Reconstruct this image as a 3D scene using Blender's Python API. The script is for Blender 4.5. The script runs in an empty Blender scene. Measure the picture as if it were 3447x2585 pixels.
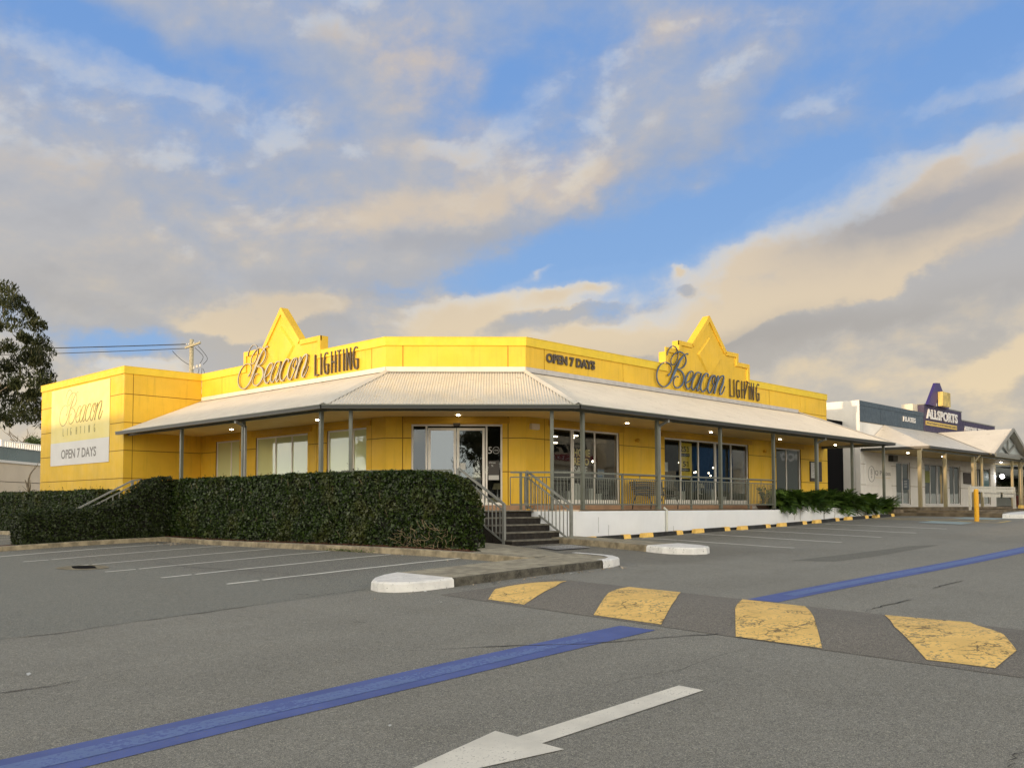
import bpy, bmesh, math, random
import numpy as np
from mathutils import Vector, Matrix
random.seed(7); RNG = np.random.default_rng(11)
S = bpy.context.scene
COL = S.collection
# ---------------------------------------------------------------- camera
# world: +x along the right facade, +y along the left facade, z = 0 the shop's deck
EYE = 0.0856; PITCH = 0.0455608; ROLL = -0.0016973; TH = 0.7647715
def cam_basis():
    f = np.array([0, math.cos(PITCH), math.sin(PITCH)]); r = np.array([1., 0, 0]); u = np.cross(r, f)
    c, s = math.cos(ROLL), math.sin(ROLL)
    r2 = c*r + s*u; u2 = -s*r + c*u
    M = np.array([[math.sin(TH), math.cos(TH), 0], [-math.cos(TH), math.sin(TH), 0], [0, 0, 1]])
    return M@r2, M@u2, M@f
cr, cu, cf = cam_basis()
cam_d = bpy.data.cameras.new('camera'); cam = bpy.data.objects.new('camera', cam_d); COL.objects.link(cam)
cam.matrix_world = Matrix(((cr[0], cu[0], -cf[0], 0), (cr[1], cu[1], -cf[1], 0), (cr[2], cu[2], -cf[2], EYE), (0, 0, 0, 1)))
cam_d.sensor_width = 36; cam_d.lens = 36*3125.54/3447; cam_d.shift_y = (1562.75-1292.5)/3447
cam_d.clip_end = 3000; cam_d.clip_start = .05
S.camera = cam
S.view_settings.view_transform = 'Standard'; S.view_settings.look = 'None'
S.view_settings.exposure = 0.0; S.view_settings.gamma = 1
S.cycles.max_bounces = 8; S.cycles.diffuse_bounces = 4; S.cycles.glossy_bounces = 4; S.cycles.transparent_max_bounces = 12
S.cycles.caustics_reflective = False; S.cycles.caustics_refractive = False
# ---------------------------------------------------------------- sun
SUN_AZ = math.atan2(-0.038, -1.0); SUN_EL = math.radians(3.7)
sun_d = bpy.data.lights.new('sun', 'SUN'); sun_d.energy = 3.3; sun_d.angle = math.radians(0.6); sun_d.color = (1.0, .70, .42)
sun = bpy.data.objects.new('sun', sun_d); COL.objects.link(sun)
sv = Vector((math.cos(SUN_AZ)*math.cos(SUN_EL), math.sin(SUN_AZ)*math.cos(SUN_EL), math.sin(SUN_EL)))
sun.rotation_euler = sv.to_track_quat('Z', 'Y').to_euler(); sun.location = (-30, 0, 30)
# ---------------------------------------------------------------- sky
W = bpy.data.worlds.new('World'); S.world = W; W.use_nodes = True
nt = W.node_tree; nt.nodes.clear()
class G:
    """tiny node-math helper"""
    def __init__(s, nt): s.nt = nt
    def n(s, t, **k):
        o = s.nt.nodes.new(t)
        for a, b in k.items(): setattr(o, a, b)
        return o
    def put(s, sock, v):
        if v is None: return
        if isinstance(v, bpy.types.NodeSocket): s.nt.links.new(v, sock)
        else: sock.default_value = v
    def m(s, op, a, b=None, c=None, clamp=False):
        o = s.n('ShaderNodeMath', operation=op, use_clamp=clamp)
        s.put(o.inputs[0], a); s.put(o.inputs[1], b)
        if c is not None: s.put(o.inputs[2], c)
        return o.outputs[0]
    def v(s, op, a, b=None):
        o = s.n('ShaderNodeVectorMath', operation=op); s.put(o.inputs[0], a); s.put(o.inputs[1], b)
        return o.outputs['Value'] if op in ('DOT_PRODUCT', 'LENGTH') else o.outputs[0]
    def xyz(s, a, b, c):
        o = s.n('ShaderNodeCombineXYZ'); s.put(o.inputs[0], a); s.put(o.inputs[1], b); s.put(o.inputs[2], c); return o.outputs[0]
    def sep(s, a):
        o = s.n('ShaderNodeSeparateXYZ'); s.put(o.inputs[0], a); return o.outputs
    def noise(s, vec, scale, detail=4, rough=.5, dist=0, dim='3D', out=0):
        o = s.n('ShaderNodeTexNoise', noise_dimensions=dim)
        s.put(o.inputs['Vector'], vec); s.put(o.inputs['Scale'], scale); s.put(o.inputs['Detail'], detail)
        s.put(o.inputs['Roughness'], rough); s.put(o.inputs['Distortion'], dist)
        return o.outputs[out]
    def mr(s, v, a, b, c=0., d=1., smooth=True):
        o = s.n('ShaderNodeMapRange', interpolation_type='SMOOTHSTEP' if smooth else 'LINEAR')
        s.put(o.inputs[0], v)
        for i, k in enumerate((a, b, c, d)): s.put(o.inputs[i+1], k)
        return o.outputs[0]
    def mix(s, f, a, b, blend='MIX'):
        o = s.n('ShaderNodeMix', data_type='RGBA', blend_type=blend)
        s.put(o.inputs[0], f)
        for i, k in ((6, a), (7, b)):
            if isinstance(k, (tuple, list)): k = (*k[:3], 1.)
            s.put(o.inputs[i], k)
        return o.outputs[2]
g = G(nt)
tc = g.n('ShaderNodeTexCoord'); D = tc.outputs['Generated']
dx, dy, dz = g.sep(D)
az = g.m('ARCTAN2', dy, dx)                                  # compass angle
el = g.m('ARCSINE', dz)
U = g.m('WRAP', g.m('SUBTRACT', TH, az), math.pi, -math.pi)  # radians to the right of north-east
V = el
n1 = g.noise(g.xyz(U, g.m('MULTIPLY', V, 1.5), 3.1), 6.0, 5, .55, 0, out=1)
wob = g.v('SUBTRACT', n1, (0.5, 0.5, 0.5)); wx, wy, wz = g.sep(wob)
n1b = g.noise(g.xyz(U, g.m('MULTIPLY', V, 1.3), 8.1), 26.0, 4, .6, 0, out=1)
wob2 = g.v('SUBTRACT', n1b, (0.5, 0.5, 0.5)); vx, vy, vz = g.sep(wob2)
Uw = g.m('ADD', U, g.m('ADD', g.m('MULTIPLY', wx, .10), g.m('MULTIPLY', vx, .026))); Vw = g.m('ADD', V, g.m('ADD', g.m('MULTIPLY', wy, .052), g.m('MULTIPLY', vy, .020)))
UV = g.xyz(Uw, Vw, 0.)
def blob(cx, cy, rx, ry, ang, w, uu=None):
    """elliptic cloud mass at compass angle/elevation; given in 1/2003 rad from (1106, 1094)"""
    a0 = math.atan((cx-1106)/2003); e0 = math.atan((1094-cy)/2003*math.cos(a0))
    k = 2003*(1.0/math.cos(a0)**2*.25+.75)
    mp = g.n('ShaderNodeMapping', vector_type='TEXTURE'); g.put(mp.inputs[0], uu or UV)
    mp.inputs[1].default_value = (a0, e0, 0); mp.inputs[2].default_value = (0, 0, math.radians(ang)); mp.inputs[3].default_value = (rx/k, ry/k, 1)
    return g.m('POWER', .36788, g.v('DOT_PRODUCT', mp.outputs[0], mp.outputs[0]))
def total(base, L, uv=None):
    t = base
    for i, b in enumerate(L):
        uu = uv or UV
        if i:   # chained through the running sum so that only a few values stay live at once
            k_ = g.n('ShaderNodeVectorMath', operation='MULTIPLY_ADD'); g.put(k_.inputs[0], t); k_.inputs[1].default_value = (0, 0, 0); g.put(k_.inputs[2], uu); uu = k_.outputs[0]
        t = g.m('MULTIPLY_ADD', blob(*b, uu), b[5], t)
    return t
COVER = [(120, 30, 250, 55, -14, -.85), (300, 90, 120, 40, -20, -.5), (520, 130, 130, 60, -10, -.40), (1100, 170, 100, 60, 30, -.42), (1250, 230, 100, 50, 60, -.28), (1300, 60, 70, 50, 0, -.25), (1010, 60, 90, 40, 0, -.25),
    (1430, 470, 330, 85, 16, -.95), (1150, 590, 260, 45, 10, -.55), (1260, 540, 150, 60, 0, -.5), (1820, 330, 330, 70, 24, -.80), (2130, 90, 160, 70, 20, -.62), (1720, 150, 120, 50, 30, -.40), (2180, 230, 120, 60, 0, -.5), (1620, 270, 70, 30, 0, -.30),
    (255, 745, 95, 26, 0, -.62), (350, 440, 90, 35, -40, -.32), (830, 610, 300, 30, 4, -.22), (1330, 690, 120, 30, 0, -.40), (2170, 730, 90, 50, 30, -.45),
    (2000, 760, 560, 150, 10, .95), (2230, 420, 330, 95, 24, .95), (1950, 520, 300, 60, 16, .7), (1640, 570, 110, 62, 16, .75), (1750, 650, 330, 50, 14, .6), (1300, 735, 420, 46, 4, .65), (1060, 660, 190, 45, 14, .75), (600, 670, 150, 36, 16, .6), (420, 700, 120, 26, 0, .4),
    (1640, 180, 210, 90, 20, .28), (1450, 270, 260, 90, 10, .25), (1150, 420, 330, 75, 10, .55), (1500, 400, 80, 30, 10, .4), (300, 520, 620, 170, 0, .5), (60, 380, 220, 110, 0, .35), (860, 250, 260, 150, -20, .35), (640, 60, 260, 70, 0, .30), (1440, 40, 110, 50, 0, .4),
    (1485, 568, 20, 12, 0, .95), (1310, 620, 36, 12, 8, .8), (1180, 585, 40, 9, 20, .8), (1230, 630, 50, 14, 8, .7), (2060, 210, 110, 34, 10, .55), (1900, 250, 70, 30, 0, .4), (1850, 215, 90, 40, 0, .35), (2040, 390, 90, 20, 30, .5)]
COVER += [(1150, 120, 330, 110, 20, -.22), (1900, 90, 330, 90, 10, -.28), (1550, 300, 500, 60, 15, -.25), (1300, 560, 250, 50, 10, -.15), (1300, 170, 620, 150, 10, -.16), (700, 150, 70, 35, 20, -.22), (960, 270, 70, 30, 0, -.25), (1560, 330, 120, 26, 18, -.3), (1700, 400, 200, 40, 22, -.3), (330, 230, 90, 30, -20, -.2), (1000, 960, 2600, 130, 0, .5), (1250, 330, 160, 60, 30, -.3), (1680, 60, 120, 60, 0, .1)]
cover = total(.56, COVER)
cover2 = total(.56, COVER, g.xyz(g.m('ADD', Uw, -.012), g.m('ADD', Vw, .020), 0.))
WARM = [(950, 440, 340, 50, 8, .62), (1240, 370, 150, 60, -10, .75), (930, 170, 120, 100, -40, .60), (880, 90, 70, 50, 0, .3), (640, 670, 150, 34, 16, 1.0), (440, 700, 90, 24, 0, .7), (1080, 670, 200, 45, 12, .95), (1250, 740, 300, 36, 4, .6),
    (1960, 545, 330, 34, 10, .75), (2170, 500, 110, 80, 30, .75), (1560, 700, 260, 26, 14, .85), (1770, 640, 200, 22, 18, 1.0), (1880, 630, 110, 14, 22, .9), (2160, 840, 120, 90, 30, 1.0), (1900, 790, 500, 80, 0, .25), (1450, 40, 100, 45, 10, .55), (500, 950, 700, 130, 0, .15)]
warm = total(.06, WARM)
DARK = [(2080, 450, 250, 48, 14, 1.1), (1850, 485, 120, 38, 10, .7), (1750, 780, 520, 90, 6, .10), (1560, 740, 250, 30, 6, .45), (1950, 680, 420, 46, 8, .42), (260, 640, 560, 70, 0, .22), (1000, 510, 380, 34, 6, .35), (500, 400, 420, 70, 8, .22), (1480, 330, 300, 50, 10, .2), (760, 640, 160, 50, 0, .25), (240, 560, 250, 40, 10, .15)]
dark = total(0.0, DARK)
pd = lambda z, ou=0., ov=0., k=1.55, sh=-.15: g.xyz(g.m('ADD', g.m('ADD', U, g.m('MULTIPLY', V, sh)), ou), g.m('ADD', g.m('MULTIPLY', V, k), ov), z)
det = g.noise(pd(.7), 10.0, 7, .57, .18); deto = g.noise(pd(.7, -.012, .030), 10.0, 7, .57, .18)
det2 = g.noise(pd(5.7, k=1.25), 32.0, 5, .58, .1); det3 = g.noise(pd(2.2), 4.2, 4, .5, .2)
hi = g.m('SUBTRACT', det, .5); hio = g.m('SUBTRACT', deto, .5); hi2 = g.m('SUBTRACT', det2, .5); hi3 = g.m('SUBTRACT', det3, .5)
nn_ = g.m('ADD', g.m('MULTIPLY', hi2, .62), g.m('MULTIPLY', hi3, .75))
c1 = g.m('ADD', cover, g.m('ADD', g.m('MULTIPLY', hi, 1.40), nn_)); c2 = g.m('ADD', cover2, g.m('ADD', g.m('MULTIPLY', hio, 1.40), nn_))
low = g.mr(el, .42, .14)                                   # crisper cumulus edges low in the sky
cA = g.m('MULTIPLY_ADD', g.mr(c1, -.30, 1.10), .90, .10); cB = g.mr(c1, .18, .66)
lf = g.m('MULTIPLY', low, .6)
c = g.m('ADD', g.m('MULTIPLY', cA, g.m('SUBTRACT', 1.0, lf)), g.m('MULTIPLY', cB, lf))
sky = g.n('ShaderNodeTexSky', sky_type='NISHITA'); sky.sun_disc = False
sky.sun_elevation = SUN_EL; sky.sun_rotation = math.pi/2-SUN_AZ; sky.air_density = 1.0; sky.dust_density = .6; sky.ozone_density = 1.5
nish = sky.outputs[0]
zen = g.mr(el, .08, .52)
blue = g.mix(zen, (2.8, 4.9, 8.3), (1.55, 3.5, 7.6))
blue = g.mix(.10, blue, nish)
gray = g.mix(g.mr(el, .04, .5), (5.7, 5.25, 4.55), (4.0, 4.5, 5.6))
relief = g.m('SUBTRACT', c1, c2)                           # faces turned to the low sun
lit = g.m('ADD', g.m('MULTIPLY', warm, .85), g.m('ADD', g.m('MULTIPLY', relief, g.m('ADD', .9, g.m('MULTIPLY', low, .9))), g.m('ADD', g.m('MULTIPLY', hi2, .55), .03)))
litf = g.mr(lit, -.02, .95)
cream = g.mix(g.mr(el, .05, .42), (8.3, 6.75, 4.5), (6.1, 5.3, 4.6))
cl = g.mix(litf, gray, cream)
shd = g.m('ADD', dark, g.m('MULTIPLY', g.mr(relief, .02, -.26), g.m('ADD', .20, g.m('MULTIPLY', low, .12))))
cl = g.mix(g.m('MULTIPLY', g.m('MINIMUM', shd, 1.0), .85), cl, g.mix(g.mr(el, .1, .45), (4.2, 3.9, 3.5), (3.2, 3.6, 4.6)))
wt = g.m('MULTIPLY', g.mr(relief, .10, .34), g.mr(c1, 1.25, .6))
cl = g.mix(g.m('MULTIPLY', wt, .6), cl, g.mix(g.m('MINIMUM', warm, 1.0), (6.3, 6.8, 7.4), (8.6, 7.6, 5.9)))
skyc = g.mix(c, blue, cl)
# the half of the sky the photo never shows: cloud round the low sun, brightened as fill for shaded walls
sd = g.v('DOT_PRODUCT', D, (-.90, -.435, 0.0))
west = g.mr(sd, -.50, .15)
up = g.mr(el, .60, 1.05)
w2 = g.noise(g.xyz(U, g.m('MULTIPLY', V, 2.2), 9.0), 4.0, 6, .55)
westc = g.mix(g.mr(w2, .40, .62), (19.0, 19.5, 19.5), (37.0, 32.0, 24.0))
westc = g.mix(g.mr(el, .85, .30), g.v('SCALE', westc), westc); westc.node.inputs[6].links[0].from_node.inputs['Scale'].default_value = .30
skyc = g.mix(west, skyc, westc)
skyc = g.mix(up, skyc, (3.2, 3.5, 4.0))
below = g.mr(dz, -.002, -.03)
skyc = g.mix(below, skyc, (1.2, 1.15, 1.0))
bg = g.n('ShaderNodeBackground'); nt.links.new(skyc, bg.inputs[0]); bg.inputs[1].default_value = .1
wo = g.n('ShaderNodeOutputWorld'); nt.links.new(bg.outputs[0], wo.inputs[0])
W.cycles.sampling_method = 'MANUAL'; W.cycles.sample_map_resolution = 512
# ---------------------------------------------------------------- ground height (sloping car park)
CP = np.array([(0,0,-1.47),(2,6.4,-1.45),(8.4,6.3,-1.23),(11,6.4,-1.15),(23,6.5,-.95),(7.7,13.7,-1.16),(12.8,13.7,-.95),(7.6,20,-1.17),(12.75,20.5,-.95),(8,25.4,-1.17),(12.8,25.3,-.96),(21,15.7,-.79),(24.8,15.7,-.69),(30,15.7,-.59),(34.3,15.7,-.45),(38.2,15.7,-.37),(21.7,11,-.93),(29,11,-.74),(34,10.6,-.6),(8.33,26.6,-1.07),(10.8,26.9,-.97),(15,10,-1.02),(17.5,14.5,-.86),(46,14,-.2),(10,-12,-1.4),(35,0,-.75),(-15,15,-1.6),(-15,-15,-1.6),(8.6,45,-1.1),(15,45,-.9),(60,14,.0),(60,-10,-.3),(30,22,-.8),(43,20,-.3),(70,30,0)])
def _k(r): return np.where(r > 0, r*r*np.log(r+1e-9), 0)
_n = len(CP); _K = _k(np.linalg.norm(CP[:, None, :2]-CP[None, :, :2], axis=2))+np.eye(_n)*6.0
_P = np.c_[np.ones(_n), CP[:, :2]]
_W = np.linalg.solve(np.block([[_K, _P], [_P.T, np.zeros((3, 3))]]), np.r_[CP[:, 2], 0, 0, 0])
def gz(x, y):
    x = np.clip(np.asarray(x, float), -25, 75); y = np.clip(np.asarray(y, float), -20, 45)
    r = np.hypot(x[..., None]-CP[:, 0], y[..., None]-CP[:, 1])
    return _k(r)@_W[:_n]+_W[_n]+_W[_n+1]*x+_W[_n+2]*y
def gzf(x, y): return float(gz(x, y))
def hx0(y): return 8.38+.08*(np.asarray(y, float)-4)
def hump(x, y):
    y = np.asarray(y, float); t = (np.asarray(x, float)-hx0(y))/2.52
    e = np.clip(np.minimum(y-2.2, 9.95-y)/.7, 0, 1)
    return np.where((t > 0) & (t < 1), .082*np.sin(np.clip(t, 0, 1)*math.pi)**1.2*e, 0)
# ---------------------------------------------------------------- mesh helpers
class MB:
    """collects shapes, then becomes ONE mesh object"""
    def __init__(s): s.v = []; s.f = []; s.mi = []; s.n = 0; s.cur = 0
    def add(s, v, f):
        v = np.asarray(v, float).reshape(-1, 3); s.v.append(v)
        for q in f: s.f.append(tuple(i+s.n for i in q)); s.mi.append(s.cur)
        s.n += len(v); return s
    def hexa(s, p):
        return s.add(p, [(0, 3, 2, 1), (4, 5, 6, 7), (0, 1, 5, 4), (1, 2, 6, 5), (2, 3, 7, 6), (3, 0, 4, 7)])
    def box(s, a, b):
        x0, y0, z0 = a; x1, y1, z1 = b
        return s.hexa([(x0, y0, z0), (x1, y0, z0), (x1, y1, z0), (x0, y1, z0), (x0, y0, z1), (x1, y0, z1), (x1, y1, z1), (x0, y1, z1)])
    def fb(s, F, s0, s1, z0, z1, d0, d1):
        return s.hexa([F(s0, z0, d0), F(s1, z0, d0), F(s1, z0, d1), F(s0, z0, d1), F(s0, z1, d0), F(s1, z1, d0), F(s1, z1, d1), F(s0, z1, d1)])
    def bar(s, a, b, w, h=None, up=(0, 0, 1)):
        h = h or w; a = Vector(a); b = Vector(b); t = (b-a).normalized(); up = Vector(up)
        if abs(t.dot(up)) > .98: up = Vector((1, 0, 0))
        r = t.cross(up).normalized()*w/2; u = r.cross(t).normalized()*h/2
        return s.hexa([a-r-u, a+r-u, b+r-u, b-r-u, a-r+u, a+r+u, b+r+u, b-r+u])
    def tube(s, pts, rad, n=8, cap=True):
        pts = [Vector(p) for p in pts]; rads = rad if hasattr(rad, '__len__') else [rad]*len(pts)
        rings = []; up = None
        for i, p in enumerate(pts):
            t = (pts[min(i+1, len(pts)-1)]-pts[max(i-1, 0)]).normalized()
            if up is None: up = Vector((0, 0, 1)) if abs(t.z) < .9 else Vector((1, 0, 0))
            r = t.cross(up).normalized(); u = r.cross(t).normalized(); up = u
            rings.append([p+(r*math.cos(2*math.pi*k/n)+u*math.sin(2*math.pi*k/n))*rads[i] for k in range(n)])
        vs = [q for r in rings for q in r]; fs = []
        for i in range(len(pts)-1):
            for k in range(n):
                a = i*n+k; b = i*n+(k+1) % n; fs.append((a, b, b+n, a+n))
        if cap: fs += [tuple(range(n))[::-1], tuple(range((len(pts)-1)*n, len(pts)*n))]
        return s.add(vs, fs)
    def prism(s, F, pts, d0, d1):
        """polygon pts (s,z) in frame F, from depth d0 to d1"""
        n = len(pts); v = [F(a, b, d0) for a, b in pts]+[F(a, b, d1) for a, b in pts]
        f = [tuple(range(n))[::-1], tuple(range(n, 2*n))]+[(i, (i+1) % n, n+(i+1) % n, n+i) for i in range(n)]
        return s.add(v, f)
    def sphere(s, c, r, nu=10, nv=7, sq=(1, 1, 1)):
        v = [(c[0], c[1], c[2]+r*sq[2])]; f = []
        for i in range(1, nv):
            for j in range(nu):
                a = math.pi*i/nv; b = 2*math.pi*j/nu
                v.append((c[0]+r*sq[0]*math.sin(a)*math.cos(b), c[1]+r*sq[1]*math.sin(a)*math.sin(b), c[2]+r*sq[2]*math.cos(a)))
        v.append((c[0], c[1], c[2]-r*sq[2])); L = len(v)-1
        for j in range(nu): f.append((0, 1+j, 1+(j+1) % nu)); f.append((L, L-nu+(j+1) % nu, L-nu+j))
        for i in range(nv-2):
            for j in range(nu):
                a = 1+i*nu+j; b = 1+i*nu+(j+1) % nu; f.append((a, a+nu, b+nu, b))
        return s.add(v, f)
    def verts(s): return np.concatenate(s.v) if s.v else np.zeros((0, 3))
    def build(s, name, mats, parent=None, smooth=False, origin=None):
        if not isinstance(mats, (list, tuple)): mats = [mats]
        V = s.verts()
        if parent is not None: o0 = np.array(ORG[parent.name])
        elif origin is not None: o0 = np.array(origin, float)
        else:
            lo, hi_ = V.min(0), V.max(0); o0 = np.array([(lo[0]+hi_[0])/2, (lo[1]+hi_[1])/2, lo[2]])
        me = bpy.data.meshes.new(name); me.from_pydata((V-o0).tolist(), [], s.f); 
        for m in mats: me.materials.append(m)
        if len(mats) > 1: me.polygons.foreach_set('material_index', s.mi)
        if smooth: me.polygons.foreach_set('use_smooth', [True]*len(me.polygons))
        me.update()
        o = bpy.data.objects.new(name, me); COL.objects.link(o)
        if parent is not None: o.parent = parent; ORG[o.name] = tuple(o0)
        else: o.location = o0; ORG[o.name] = tuple(o0)
        return o
ORG = {}
def tag(o, label=None, cat=None, group=None, kind=None):
    if label: o['label'] = label
    if cat: o['category'] = cat
    if group: o['group'] = group
    if kind: o['kind'] = kind
    return o
def empty(name, loc, label, cat, group=None):
    o = bpy.data.objects.new(name, None); COL.objects.link(o); o.location = loc; o.empty_display_size = .2
    ORG[o.name] = tuple(loc); return tag(o, label, cat, group)
def copy_tree(o, parent=None):
    c = o.copy(); COL.objects.link(c)
    if parent is not None: c.parent = parent
    ORG[c.name] = ORG.get(o.name, (0, 0, 0))
    for ch in list(o.children): copy_tree(ch, c)
    return c
def frame(o, right, out):
    o = np.array([*o, 0.]); r = np.array([*right, 0.]); d = np.array([*out, 0.])
    def F(s, z, dd): p = o+r*s+d*dd; return (p[0], p[1], z)
    return F
R2 = math.sqrt(.5)
FR = frame((0, 18.73), (1, 0), (0, -1))            # right facade, s = x
FL = frame((17.18, 0), (0, -1), (-1, 0))           # left facade, s = -y
FC = frame((17.18, 21.66), (R2, -R2), (-R2, -R2))  # corner facade, s 0..4.15
FWS = frame((0, 32.82), (1, 0), (0, -1))           # side of the wing
FWF = frame((14.23, 0), (0, -1), (-1, 0))          # front of the wing
# ---------------------------------------------------------------- materials
def mat(name, col, rough=.6, metal=0., spec=.5, var=.0, vscale=3., bump=0., bscale=40., streak=0., emit=None, estr=1., speck=None, coat=0.):
    m = bpy.data.materials.new(name); m.use_nodes = True; t = m.node_tree; b = t.nodes['Principled BSDF']; q = G(t)
    b.inputs['Roughness'].default_value = rough; b.inputs['Metallic'].default_value = metal
    b.inputs['Specular IOR Level'].default_value = spec
    if coat: b.inputs['Coat Weight'].default_value = coat
    c = (*col, 1.)
    tcn = q.n('ShaderNodeTexCoord'); geo_ = q.n('ShaderNodeNewGeometry'); P = geo_.outputs['Position']
    if var or streak or speck:
        cs = c
        if var:
            n = q.noise(P, vscale, 6, .6); f = q.mr(n, .32, .68)
            cs = q.mix(f, tuple(x*(1-var) for x in col), tuple(min(1, x*(1+var)) for x in col))
        if streak:
            px, py, pz = q.sep(P)
            n = q.noise(q.xyz(q.m('MULTIPLY', px, 9.), q.m('MULTIPLY', py, 9.), q.m('MULTIPLY', pz, .7)), 1.0, 5, .65)
            f = q.mr(n, .5, .78); cs = q.mix(q.m('MULTIPLY', f, streak), cs, tuple(x*.45 for x in col))
        if speck:
            n = q.noise(P, speck[0], 2, .5); f = q.mr(n, speck[1], speck[1]+.06); cs = q.mix(f, cs, speck[2])
        t.links.new(cs, b.inputs['Base Color']) if not isinstance(cs, tuple) else None
        rn = q.noise(P, vscale*2.3, 4, .6); t.links.new(q.mr(rn, .3, .7, max(.05, rough-.12), min(1, rough+.12)), b.inputs['Roughness'])
    else: b.inputs['Base Color'].default_value = c
    if bump:
        bn = q.n('ShaderNodeBump'); bn.inputs['Strength'].default_value = bump; bn.inputs['Distance'].default_value = .01
        t.links.new(q.noise(P, bscale, 5, .6), bn.inputs['Height']); t.links.new(bn.outputs[0], b.inputs['Normal'])
    if emit:
        b.inputs['Emission Color'].default_value = (*emit, 1); b.inputs['Emission Strength'].default_value = estr
    return m
M = {}
M['yellow'] = mat('yellow_paint', (.79, .50, .036), .62, var=.07, vscale=.7, bump=.12, bscale=60, streak=.34)
M['groove'] = mat('joint_sealant', (.24, .12, .012), .8)
M['olive'] = mat('parapet_cap', (.78, .56, .035), .6, var=.05, streak=.10)
M['trim'] = mat('window_lintel', (.62, .36, .02), .6, var=.05)
M['roofing'] = mat('cream_roof_sheet', (.66, .62, .54), .38, spec=.4, var=.05, vscale=1.3, streak=.10)
M['flash'] = mat('roof_flashing', (.62, .59, .52), .5, var=.06, vscale=3)
M['flashdirt'] = mat('weathered_flashing', (.50, .48, .46), .7, var=.10, vscale=5)
M['steel'] = mat('grey_green_steel', (.145, .155, .125), .42, spec=.5, var=.08, vscale=4)
M['steel2'] = mat('grey_railing_paint', (.23, .235, .215), .38, spec=.5, var=.08, vscale=5)
M['gutter'] = mat('dark_gutter', (.028, .030, .026), .4)
M['lip'] = mat('gutter_lip', (.15, .16, .13), .4)
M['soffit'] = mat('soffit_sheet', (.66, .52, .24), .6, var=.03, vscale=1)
M['white'] = mat('white_paint', (.84, .86, .88), .5, var=.03, vscale=1.4, streak=.05)
M['frame'] = mat('cream_aluminium', (.84, .82, .76), .4)
M['whitekerb'] = mat('white_kerb_paint', (.78, .77, .74), .55, var=.10, vscale=5, bump=.3, bscale=30, speck=(26, .66, (.30, .29, .26)))
M['tile'] = mat('brown_deck_tile', (.36, .22, .13), .55, var=.15, vscale=3)
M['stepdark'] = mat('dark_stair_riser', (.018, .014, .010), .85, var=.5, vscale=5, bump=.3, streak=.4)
M['steptop'] = mat('stair_tread', (.16, .15, .12), .8, var=.3, vscale=7)
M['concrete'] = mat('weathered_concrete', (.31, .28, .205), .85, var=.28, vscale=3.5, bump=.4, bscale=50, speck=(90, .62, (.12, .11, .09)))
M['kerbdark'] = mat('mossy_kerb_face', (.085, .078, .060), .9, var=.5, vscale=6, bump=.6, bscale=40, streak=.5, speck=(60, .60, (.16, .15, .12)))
M['kerbmid'] = mat('stained_kerb', (.30, .25, .165), .9, var=.38, vscale=4, bump=.5, bscale=45, streak=.4)
M['blackkerb'] = mat('dark_kerb', (.018, .018, .016), .8, var=.4, vscale=5, bump=.4)
M['yblock'] = mat('yellow_stop_paint', (.92, .58, .14), .6, var=.12, vscale=8, speck=(22, .68, (.15, .11, .05)))
M['bollard'] = mat('yellow_bollard', (.85, .43, .015), .35, var=.04)
M['black'] = mat('matt_black', (.008, .008, .009), 1., spec=.05)
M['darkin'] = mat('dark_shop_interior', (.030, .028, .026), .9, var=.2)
M['pwhite'] = mat('display_white', (.55, .56, .54), .5)
M['letter'] = mat('sign_letter_face', (.40, .36, .28), .4, var=.15, vscale=5)
M['letterblue'] = mat('sign_letter_blue', (.075, .13, .22), .38, var=.35, vscale=2.5)
M['letterside'] = mat('sign_letter_edge', (.085, .065, .045), .5)
M['print'] = mat('printed_grey', (.22, .21, .20), .6)
M['printgold'] = mat('printed_bronze', (.27, .23, .10), .6)
M['banner'] = mat('banner_cream', (.80, .68, .24), .5, var=.03, vscale=1)
M['bannerw'] = mat('banner_white', (.70, .69, .68), .5, var=.03, vscale=1)
M['navy'] = mat('slate_blue_panel', (.050, .078, .105), .5, var=.08, vscale=2)
M['purple'] = mat('deep_purple_panel', (.030, .020, .068), .5, var=.06, vscale=2)
M['violet'] = mat('violet_sign_panel', (.040, .026, .14), .45)
M['gold'] = mat('gold_sign_strip', (.60, .43, .10), .5)
M['render'] = mat('white_render', (.76, .74, .70), .65, var=.05, vscale=1.2, bump=.1, streak=.08)
M['beige'] = mat('beige_render', (.74, .64, .49), .7, var=.05, vscale=.7)
M['teal'] = mat('teal_glass_band', (.12, .17, .17), .25, spec=.6, var=.1, vscale=.3)
M['wood'] = mat('weathered_bench_slat', (.055, .045, .038), .6, var=.3, vscale=12)
M['timber'] = mat('power_pole_timber', (.40, .36, .24), .85, var=.25, vscale=9, streak=.35)
M['ins'] = mat('porcelain', (.62, .60, .55), .3)
M['wire'] = mat('black_wire', (.02, .025, .03), .5)
M['bark'] = mat('grey_bark', (.17, .14, .10), .9, var=.35, vscale=9, bump=.5, bscale=30)
M['red'] = mat('dark_red_screen', (.10, .018, .010), .7, var=.2)
M['terracotta'] = mat('brown_pot', (.10, .07, .05), .6)
M['mulch'] = mat('bark_mulch', (.085, .038, .022), .95, var=.6, vscale=22, bump=1.0, bscale=60)
M['bluep'] = mat('blue_poster', (.03, .10, .20), .5)
M['redband'] = mat('red_sign_band', (.32, .02, .03), .5)
M['galv'] = mat('tactile_grey', (.62, .62, .61), .5, var=.15, vscale=15)
M['galvd'] = mat('tactile_gap', (.06, .06, .06), .8)
M['floodglow'] = mat('lamp_glow_white', (1, 1, 1), .5, emit=(1, .97, .92), estr=30)
M['down'] = mat('downlight_glow', (1, 1, 1), .5, emit=(1, .88, .64), estr=45)
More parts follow.
